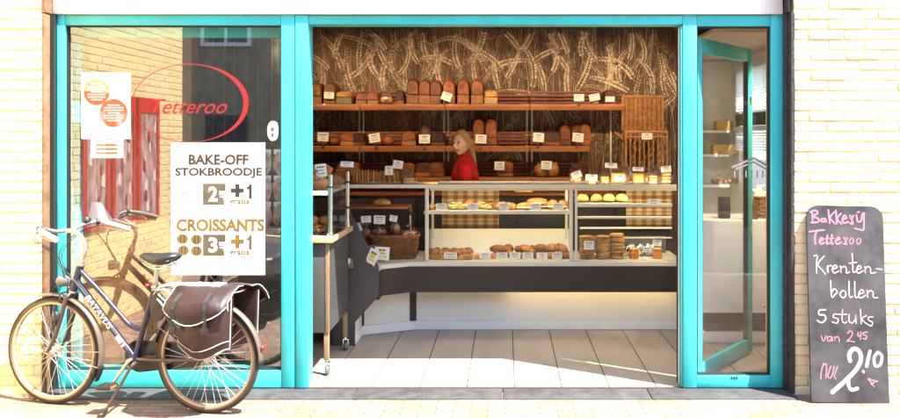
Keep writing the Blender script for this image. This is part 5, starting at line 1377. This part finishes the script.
g=G(); g.box(-1.50,xr-.018,.31,.87,Z(191,.35)-.02,Z(191,.35),0,.003); g.build('upper_shelf','glass_edge',ca)
g=G(); g.box(-1.50,xr-.018,.29,.31,Z(191,.35)-.026,Z(191,.35)+.004,0,.003); g.build('shelf_rail','cream_metal',ca)
zu=Z(191,.35)+.001
for i,(px,yy,k,s,r) in enumerate(((315,.44,'slashed_loaf',.95,.2),(312,.60,'oval_loaf',1.05,-.2),(331,.74,'oval_loaf',1.0,.4),(297,.5,'slashed_loaf',.8,.1))):
    put(k,(X(px,yy),yy,zu),f'brown loaf on the upper cart shelf behind the handwritten card, {ORD[i]} from front right' if i else 'slashed golden loaf on the upper cart shelf below the handwritten card','loaf','loaves on the cart',r,(s,s,1.35 if i==1 else 1.0))
put('oval_loaf',(X(318,.55),.62,zu+.085),'loaf stacked on top of the upper cart shelf loaves','loaf','loaves on the cart',.7,(.95,1,1))
zt3=zt_+.0405
tr=thing('wire_tray','black wire tray of pastries on the wooden cart top','tray',(X(313,.5),.50,zt3))
g=G()
for z in (.004,.05):
    g.tube([(-.24,-.16,z),(.18,-.16,z),(.18,.2,z),(-.24,.2,z)],.0035,6,closed=True)
for i in range(15): u=-.24+.03*i; g.tube([(u,-.16,.05),(u,-.16,.004),(u,.2,.004),(u,.2,.05)],.002,5)
for i in range(12): v=-.16+.03*i; g.tube([(.18,v,.05),(.18,v,.004),(-.24,v,.004),(-.24,v,.05)],.002,5)
g.build('wires','black_plastic',tr)
for i in range(12):
    u=-.20+.085*(i%4); v=-.10+.10*((i//4)%3)
    put('croissant' if i%2 else 'lumpy_pastry',(X(313,.5)+u,.50+v,zt3+.012),f'golden pastry in the wire tray on the cart, row {ORD[i//4]} from front, {ORD[i%4]} from left','pastry','pastries in the wire tray',i*1.3,1.0)
for i in range(6):
    u=-.18+.09*(i%4); v=-.06+.12*(i//4)
    put('croissant',(X(313,.5)+u,.50+v,zt3+.062),f'golden croissant heaped on top of the wire tray, {ORD[i]} of six','croissant','pastries in the wire tray',i*.9,1.05)
t=thing('cutlery_rack','row of small black clips along the right edge of the cart top','rack',(xr-.075,.6,zt3))
for i in range(7):
    v=-.26+.08*i; g=G(); g.tube([(-.03,v,.0),(-.03,v,.05),(.03,v+.02,.06),(.03,v+.02,.0)],.005,6); g.build('clip','black_plastic',t)
# stacks of leaflets by the counter end
t=thing('leaflet_holder','small leaflet holder low on the dark counter end','holder',(X(347,1.0),.985,Z(268,1.0)))
g=G(); g.box(-.05,.05,0,.045,0,.03,0,.003); g.build('holder','grey_plastic',t)
g=G(); 
for i,m in enumerate((0,1,2,0,1)): g.box(-.045+i*.018,-.030+i*.018,.012,.03,.03,.065+.008*(i%2),m)
g.build('leaflets',['paper','ink_orange','ink_red'],t)
# ------------------------------------------------------------------ sweets rack behind the left pane and things around it
rk2=thing('sweets_rack','wire rack of bagged sweets on the cart, behind the right edge of left pane','rack',(-1.70,.52,zt3))
g=G()
for s in (-.15,.15): g.tube([(s,.05,0),(s,.05,.62)],.008,8); g.tube([(s,-.06,.004),(s,.08,.004)],.008,8)
for z in (.20,.40,.60): g.tube([(-.15,.05,z),(.15,.05,z)],.006,8)
g.build('stand','black_plastic',rk2)
n=0
for j,z in enumerate((.485,.30,.115)):
    for i in range(3):
        u=-.10+.10*i; m='plastic_pink' if (i+j)%3!=1 else 'plastic_green'
        g=G(); g.ball((0,0,0),(.048,.026,.082),0,12,10,wob(n,.25,3)); g.box(-.04,.04,-.003,.003,.065,.10,1)
        o=g.build('sweets_bag',[m,'paper'],None,(-1.70+u,.53,zt3+z)); n+=1
        tag(o,f'{"pink" if m=="plastic_pink" else "green"} bag of sweets on the rack, row {ORD[j]} from top, {ORD[i]} from left','bag of sweets','bags of sweets on the rack')
t=thing('strip_curtain','dark curtain with pale vertical strips in the upper left window','curtain',(X(243,2.2),2.2,0))
g=G(); rr=random.Random(2); x=-.42; 
while x<.42:
    w=rr.uniform(.03,.07); g.box(x,x+w,rr.uniform(0,.03),.034+rr.uniform(0,.01),1.05,2.6,0); x+=w+rr.uniform(.004,.012)
g.build('dark_strips','bag_dark',t)
g=G(); x=-.40
for i in range(9):
    x+=rr.uniform(.05,.13); 
    if x<.42: g.box(x,x+rr.choice((.006,.01,.014)),-.012,-.004,rr.uniform(1.1,1.5),2.6,0)
g.build('pale_strips','house_print',t)
for i,(px,py_,w,la) in enumerate(((268,262,.16,'black refuse bag low behind the left pane near the post'),(262,300,.2,'second black bag on the floor behind the left pane near the post'))):
    yy=.62 if i else .55
    g=G(); g.ball((0,0,0),(w*.55,.13,.17),0,18,12,wob(i+4,.35,2.5)); g.tube([(0,0,.14),(.01,0,.19),(.03,0,.24)],[.05,.025,.05],8,0)
    o=g.build('black_bag','bag_dark',None,(X(px,yy)-.1*(1-i)-.05,yy,.17 if i else .45)); tag(o,la,'bag')
t=thing('side_table','low dark table behind the left pane carrying a black bag','table',(X(262,.6)-.10,.60,0))
g=G(); g.box(-.2,.2,-.14,.14,.255,.285,0,.004); g.build('table_top','slat_wood',t)
for sx in (-.18,.18):
    for sy in (-.12,.12): g=G(); g.box(sx-.015,sx+.015,sy-.015,sy+.015,0,.2545); g.build('leg','slat_wood',t)
# ------------------------------------------------------------------ cash desk at right
cd=thing('cash_desk','white cash desk on a dark recessed plinth behind the right window','desk',(0,0,0))
yD=.97; xd0=X(702,yD); xd1=2.70; zc0=Z(313,yD); zc1=Z(221,yD)
g=G(); g.box(xd0,xd1,yD,yD+.6,zc0,zc1,0,.004); g.build('body','white_board',cd)
g=G(); g.box(xd0+.06,xd1-.05,yD+.16,yD+.58,.09,zc0-.002); g.build('plinth','brown_laminate',cd)
g=G(); g.box(xd0+.05,xd1-.04,yD+.145,yD+.59,.002,.088,0,.003); g.build('skirting','white_board',cd)
g=G(); g.ball((X(764,yD),yD-.004,Z(306,yD)),(.018,.008,.018),0,12,8); g.build('lock','chrome',cd)
t=thing('card_terminal','black card terminal standing on the white cash desk','terminal',(X(724,yD+.2),yD+.2,zc1+.001))
g=G(); g.box(-.045,.045,-.03,.03,0,.17,0,.012); g.build('case','black_plastic',t); g=G(); g.box(-.03,.03,-.033,-.0305,.09,.15); g.build('screen','window_glass_far',t)
t=basket('wicker_basket','small orange wicker basket on the cash desk seen through right glass',(X(768,yD+.3),yD+.3,zc1+.001),.24,.2,.17,.1,'wicker',0,10)
t=thing('brown_sign','small dark brown sign plate standing beside the wicker basket','sign',(X(751,yD+.12),yD+.12,zc1+.001))
g=G(); g.box(-.055,.055,0,.012,0,.15,0,.003); g.build('plate','wicker_dark',t); g=G(); g.box(-.05,.05,.013,.06,0,.008); g.build('foot','wicker_dark',t)
t=thing('paper_cone','white paper cone lying folded on the wicker basket of the cash desk','paper',(X(757,yD+.3),yD+.25,zc1+.15))
g=G(); g.quad((-.06,-.02,.0),(.03,-.03,-.01),(.0,.02,.12)); g.quad((.0,.02,.121),(.03,-.03,-.009),(.07,.03,.02)); g.build('sheet','paper',t)
for i,zz in enumerate((1.02,1.38,1.66)):
    g=G(); g.box(2.0015,2.62,4.25,4.595,zz,zz+.03,0,.003); o=g.build('wall_shelf','cream_metal'); tag(o,f'cream shelf board in the back room, {["lowest","middle","topmost"][i]} of three','shelf','shelves in the back room')
for i,px in enumerate((717,729,740)):
    yy=4.38; put('bag_rolls',(X(px,yy),yy,1.051),f'brown bread bag on the back room low shelf, {ORD[i]} from left','bag of bread','bags in the back room',i,1.0)
for i,(px,zz) in enumerate(((719,1.411),(733,1.411),(722,1.691),(738,1.691))):
    yy=4.40; t=thing('yellow_crate',f'yellow crate on the back room {"middle" if zz<1.6 else "top"} shelf, {["left","right"][i%2]} one','crate',(X(px,yy),yy,zz),0,'yellow crates in the back room')
    g=G(); g.box(-.085,.085,-.08,.08,0,.012); g.box(-.085,-.075,-.08,.08,.012,.11); g.box(.075,.085,-.08,.08,.012,.11); g.box(-.075,.075,-.08,-.07,.012,.11); g.box(-.075,.075,.07,.08,.012,.11); g.build('crate','yellow_cake',t)
# spot lamps on a rail under the ceiling (their pools show on the mural)
rail=thing('lamp_rail','black ceiling rail with warm spot lamps aimed at the bread shelves','lamp',(0,1.9,2.74))
g=G(); g.box(-2.4,1.7,-.018,.018,.0,.035,0,.003); g.build('rail','black_plastic',rail)
for i,xx in enumerate((-1.95,-1.05,-.15,.75,1.5)):
    aim=Vector((xx*.98,3.3,1.75))-Vector((xx,1.9,2.62)); rot_=aim.to_track_quat('-Z','Y').to_euler()
    sp=bpy.data.objects.new('spot_lamp',None); C.objects.link(sp); sp.parent=rail; sp.location=(xx,0,-.11); sp.rotation_euler=rot_
    g=G(); g.lathe([(.045,-.07),(.045,.06),(.03,.075),(.002,.076)],n=18,cap=False); g.lathe([(.0445,-.07),(.040,-.068),(.038,.0)],n=18,cap=False); g.build('housing','black_plastic',sp)
    g=G(); g.lathe([(.001,-.01),(.037,-.01)],n=18,cap=False); g.build('bulb','lamp',sp)
    ld=bpy.data.lights.new('spot_lamp_light','SPOT'); ld.energy=SPOT; ld.color=(1,.70,.40); ld.spot_size=R(78); ld.spot_blend=.8; ld.shadow_soft_size=.035
    lo=bpy.data.objects.new('spot_lamp_light',ld); C.objects.link(lo); lo.parent=sp; lo.location=(0,0,-.075)
    g=G(); g.tube([(xx,0,.0),(xx,0,-.06)],.008,6); g.build('stalk','black_plastic',rail)

dl=thing('added_desk_lamp','unseen spot lamp added above the white cash desk to light the right bay','lamp',(2.15,.62,2.795))  # unseen spot lamp, added only to brighten the right bay
g=G(); g.tube([(0,0,0),(0,0,-.22)],.008,8); g.build('stalk','black_plastic',dl)
aim=Vector((1.95,1.05,.75))-Vector((2.15,.62,2.5)); rq_=aim.to_track_quat('-Z','Y').to_euler()
g=G(); g.lathe([(.05,-.08),(.05,.06),(.03,.08),(.002,.081)],n=18,cap=False); g.lathe([(.0495,-.08),(.044,-.078),(.04,.0)],n=18,cap=False); o=g.build('housing','black_plastic',dl,(0,0,-.28),rq_)
g=G(); g.lathe([(.001,-.01),(.04,-.01)],n=18,cap=False); g.build('bulb','lamp',dl,(0,0,-.28),rq_)
ld=bpy.data.lights.new('added_desk_light','SPOT'); ld.energy=26; ld.color=(1,.82,.58); ld.spot_size=R(80); ld.spot_blend=.8; ld.shadow_soft_size=.04
lo=bpy.data.objects.new('added_desk_light',ld); C.objects.link(lo); lo.parent=dl; lo.location=Vector((0,0,-.28))+aim.normalized()*.085; lo.rotation_euler=rq_
# ------------------------------------------------------------------ the woman behind the counter
def skin_mesh(name,V,E,Rr,m,parent,sub=2,root=0,loc=(0,0,0),rot=0):
    me=bpy.data.meshes.new(name); me.from_pydata(V,E,[]); o=bpy.data.objects.new(name,me); C.objects.link(o)
    o.modifiers.new('skin','SKIN'); sk=me.skin_vertices[0].data
    for i,r in enumerate(Rr): sk[i].radius=(r if isinstance(r,tuple) else (r,r)); sk[i].use_root=(i==root)
    s=o.modifiers.new('sub','SUBSURF'); s.levels=s.render_levels=sub
    bpy.context.view_layer.update()
    m2=bpy.data.meshes.new_from_object(o.evaluated_get(bpy.context.evaluated_depsgraph_get()))
    bpy.data.objects.remove(o); m2.materials.clear(); m2.materials.append(M[m])
    for p in m2.polygons: p.use_smooth=True
    m2.name=name; q=bpy.data.objects.new(name,m2); C.objects.link(q); q.parent=parent; return q
# local frame: she faces -x, left hand side towards -y... root at the feet
PY=2.36
pr=thing('person','blond woman in red turtleneck behind the counter turning her head to the street','person',(X(466,PY),PY,0))
sh=1.37
V=[(0,0,.93),(0,0,1.08),(-.01,0,1.24),(-.005,0,1.36),(-.02,0,1.43),(-.03,0,1.47)]
Rr=[(.135,.105),(.115,.09),(.135,.095),(.11,.075),(.05,.05),(.045,.045)]
E=[(0,1),(1,2),(2,3),(3,4),(4,5)]
def chain(st_,pts):
    p=st_
    for v,r in pts: V.append(v); Rr.append(r); E.append((p,len(V)-1)); p=len(V)-1
    return p
wr={}
for s in (-1,1):
    wr[s]=chain(3,[((0,s*.13,1.35),.058),((.0,s*.185,1.31),.052),((.01,s*.205,1.18),.044),((.0,s*.205,1.05),.038),((-.09,s*.18,.98),.034),((-.20,s*.14,.95),.026),((-.23,s*.13,.945),.024)])
    chain(0,[((0,s*.085,.86),.088),((-.01,s*.09,.66),.07),((-.01,s*.09,.48),.055),((.0,s*.09,.30),.05),((.02,s*.09,.10),.036),((.01,s*.09,.05),.036),((-.10,s*.095,.035),.032),((-.14,s*.095,.032),.026)])
body=skin_mesh('body',V,E,Rr,'skin',pr,2)
# head as part of the same body mesh, turned to the street
g=G()
def headf(d,p):
    x,y,z=d.x,d.y,d.z                                   # faces -y
    fr_=max(0,-y)
    p=Vector((p.x,p.y,p.z))
    jaw=max(0,-z-.15)/.85
    p.x*=1-.42*jaw**1.1; 
    if y<0: p.y*=1-.10*jaw; 
    else: p.y*=1-.30*jaw
    p.y-=.020*jaw*fr_
    gs=lambda cx,cz,sx,sz: math.exp(-((x-cx)/sx)**2-((z-cz)/sz)**2)*(1 if y<0 else 0)
    p.y-=.026*gs(0,-.20,.13,.14)+.016*gs(0,.0,.09,.22)
    p.y+=.013*gs(.34,.03,.17,.12)+.013*gs(-.34,.03,.17,.12)
    p.y-=.006*gs(0,.20,.5,.10)
    p.y-=.009*gs(0,-.50,.22,.07)+.008*gs(0,-.60,.20,.06)-.005*gs(0,-.55,.25,.03)
    p.y-=.010*gs(0,-.86,.25,.16)
    p.y-=.006*gs(.45,-.25,.2,.2)+.006*gs(-.45,-.25,.2,.2)
    return p
hf=g.ball((0,0,0),(.072,.092,.115),0,48,40,headf)
for f in hf:
    c=f.calc_center_median()
    if abs(c.x)<.026 and c.y<-.06 and -.072<c.z<-.050: f.material_index=1
for s in (-1,1):
    g.ball((s*.027,-.0785,.004),(.0125,.010,.0095),2,14,10); g.ball((s*.0265,-.0868,.004),(.0068,.003,.0070),3,10,8)
    g.tube([(s*.040,-.074,.018),(s*.027,-.0885,.0235),(s*.013,-.087,.019)],.0034,6,5)      # brow
    g.tube([(s*.040,-.076,.011),(s*.027,-.0885,.0145),(s*.015,-.085,.009)],.0028,6,3)      # lashes
    g.ball((s*.070,.008,-.008),(.008,.018,.030),0,12,10,lambda d,p:p*(1-.2*max(0,-d.z)))
head=g.build('head',['skin','lips','eye_white','eye_dark','hair'])
HM=Matrix.Translation((-.045,0,1.553))@Matrix.Rotation(R(-31),4,'Z')@Matrix.Rotation(R(3),4,'X')
head.data.transform(HM)
def hand(s):
    w=Vector(V[wr[s]]); g2=[]
    Vh=[];Eh=[];Rh=[]
    base=w+Vector((-.035,0,-.004))
    Vh+= [w,base,base+Vector((-.04,0,-.004))]; Rh+=[.021,(.030,.014),(.034,.012)]; Eh+=[(0,1),(1,2)]
    for k,(dy,L) in enumerate(((-.027,.062),(-.009,.074),(.009,.070),(.026,.054))):
        r=Vh[2]+Vector((-.006,dy,0)); i0=len(Vh); Vh.append(r); Rh.append(.0092); Eh.append((2,i0))
        for t,dz in ((.4,-.006),(.75,-.018),(1.0,-.034)): Vh.append(r+Vector((-L*t,dy*.15*t,dz))); Rh.append(.0085-.0015*t); Eh.append((len(Vh)-2,len(Vh)-1))
    i0=len(Vh); tb=base+Vector((.0,-s*.026,-.004)); Vh.append(tb); Rh.append(.012); Eh.append((1,i0))
    for d in (Vector((-.028,-s*.018,-.012)),Vector((-.052,-s*.022,-.022))): Vh.append(tb+d); Rh.append(.0095); Eh.append((len(Vh)-2,len(Vh)-1))
    return skin_mesh('hand',[tuple(v) for v in Vh],Eh,Rh,'skin',pr,1)
hs=[hand(s) for s in (-1,1)]
# join head and hands into the one body mesh
bm=bmesh.new(); mats=['skin','lips','eye_white','eye_dark','hair']
bm.from_mesh(body.data); bm.from_mesh(head.data)
for h in hs: bm.from_mesh(h.data)
me=bpy.data.meshes.new('body'); bm.to_mesh(me); bm.free()
for m in mats: me.materials.append(M[m])
body.data=me
for h in hs+[head]: bpy.data.objects.remove(h)
# sweater
SV=[tuple(v) for v in V[:6]]; SV[0]=(0,0,.90)
SR=[(.155,.125),(.137,.112),(.152,.118),(.125,.093),(.062,.062),(.057,.057)]; SE=[(0,1),(1,2),(2,3),(3,4),(4,5)]
V,Rr,E=[*SV],[*SR],[*SE]
V[5]=(-.03,0,1.462)
for s in (-1,1): chain(3,[((0,s*.13,1.355),.070),((.0,s*.19,1.315),.064),((.012,s*.21,1.18),.055),((.002,s*.21,1.05),.049),((-.09,s*.183,.98),.044),((-.185,s*.145,.952),.036)])
sw=skin_mesh('sweater',V,E,Rr,'red_knit',pr,3)
for v in sw.data.vertices:
    v.co+=v.normal*(.010*mnoise.noise(Vector((v.co.x*9,v.co.y*9,v.co.z*20)))+.005*mnoise.noise(v.co*34))*(1 if v.co.z<1.36 else .3)
V=[(0,0,.97),(0,0,.90)]; Rr=[(.150,.118),(.150,.12)]; E=[(0,1)]
for s in (-1,1): chain(1,[((0,s*.087,.83),.098),((-.01,s*.092,.66),.082),((-.01,s*.092,.48),.068),((.0,s*.092,.30),.06),((.015,s*.092,.11),.055)])
skin_mesh('trousers',V,E,Rr,'dark_cloth',pr,2)
for s in (-1,1):
    g=G(); g.ball((-.06,s*.094,.036),(.13,.045,.045),0,16,10,lambda d,p:Vector((p.x,p.y,max(p.z,-.034)))); g.build('shoe','black_rubber',pr)
# hair: cap with a parting, side strands and a ponytail down the back
g=G()
def hairf(d,p):
    k=1+.03*mnoise.noise(Vector((d.x*14,d.y*3,d.z*3)))
    p=p*k
    if d.y<-.25 and d.z<.62:                            # keep the face free
        t=min(1,(-.25-d.y)/.25)*min(1,(.62-d.z)/.2); p=p*(1-.30*t)
    if d.z<-.55: p=p*.78
    return p
g.ball((0,.010,.010),(.0785,.098,.119),0,48,32,hairf)
g.lathe([(.014,-.008),(.021,-.004),(.021,.006),(.014,.010)],(.004,.112,-.012),14)
for s in (-1,1):
    for k in range(7):
        o_=k*.006; g.tube(cr([(s*.010,-.075+o_*1.6,.108),(s*.052,-.078+o_*2,.078),(s*.075,-.048+o_*3,.03),(s*.076,.006+o_*3,-.015),(s*.060,.05+o_*2,-.05)],5),[.004]*5+[.0055]*10+[.004]*6,6)
for k in range(12):
    a=k*2.4; q=.018*math.sqrt(k/12); ox,oy=q*math.cos(a),q*math.sin(a)
    g.tube(cr([(ox,.085+oy,.02),(ox*1.2+.01,.125+oy,-.03),(ox*1.6+.03,.135+oy*1.4,-.12),(ox*1.5+.045,.115+oy,-.22),(ox*.5+.05,.10+oy*.4,-.30)],5),[.010]*5+[.012]*5+[.012]*5+[.009]*5+[.003],6)
h=g.build('hair','hair',pr); h.data.transform(HM)

# ------------------------------------------------------------------ light, sky, camera
e,a=R(60),R(60)
ts=Vector((math.cos(e)*math.sin(a),-math.cos(e)*math.cos(a),math.sin(e)))
w=bpy.data.worlds.new('World'); scene.world=w; w.use_nodes=True
nt=w.node_tree; bg=nt.nodes['Background']; sk=nt.nodes.new('ShaderNodeTexSky'); sk.sky_type='NISHITA'; sk.sun_disc=False
sk.sun_elevation=e; sk.sun_rotation=math.atan2(ts.x,ts.y); nt.links.new(sk.outputs[0],bg.inputs[0]); bg.inputs[1].default_value=.15
l=bpy.data.lights.new('sun','SUN'); l.energy=5.0; l.angle=R(.55); l.color=(1,.94,.84)
so=bpy.data.objects.new('sun',l); C.objects.link(so); so.rotation_euler=ts.to_track_quat('Z','Y').to_euler(); so.location=(4,-6,9)
cam=bpy.data.cameras.new('camera'); co=bpy.data.objects.new('camera',cam); C.objects.link(co); scene.camera=co
co.location=(0,-D0,1.6); co.rotation_euler=(R(90),0,0)
cam.sensor_width=36; cam.sensor_fit='HORIZONTAL'; cam.lens=36*FPX/900; cam.shift_x=(450-506)/900; cam.shift_y=-(209-138)/900; cam.clip_end=500; cam.clip_start=.05
scene.view_settings.view_transform='Standard'; scene.view_settings.look='None'; scene.view_settings.gamma=1; scene.view_settings.exposure=2.4
try: scene.view_settings.use_curve_mapping=False
except Exception: pass
scene.render.engine='CYCLES'
cy=scene.cycles; cy.max_bounces=10; cy.transparent_max_bounces=24; cy.glossy_bounces=5; cy.diffuse_bounces=4; cy.caustics_reflective=False; cy.caustics_refractive=False; cy.sample_clamp_indirect=6
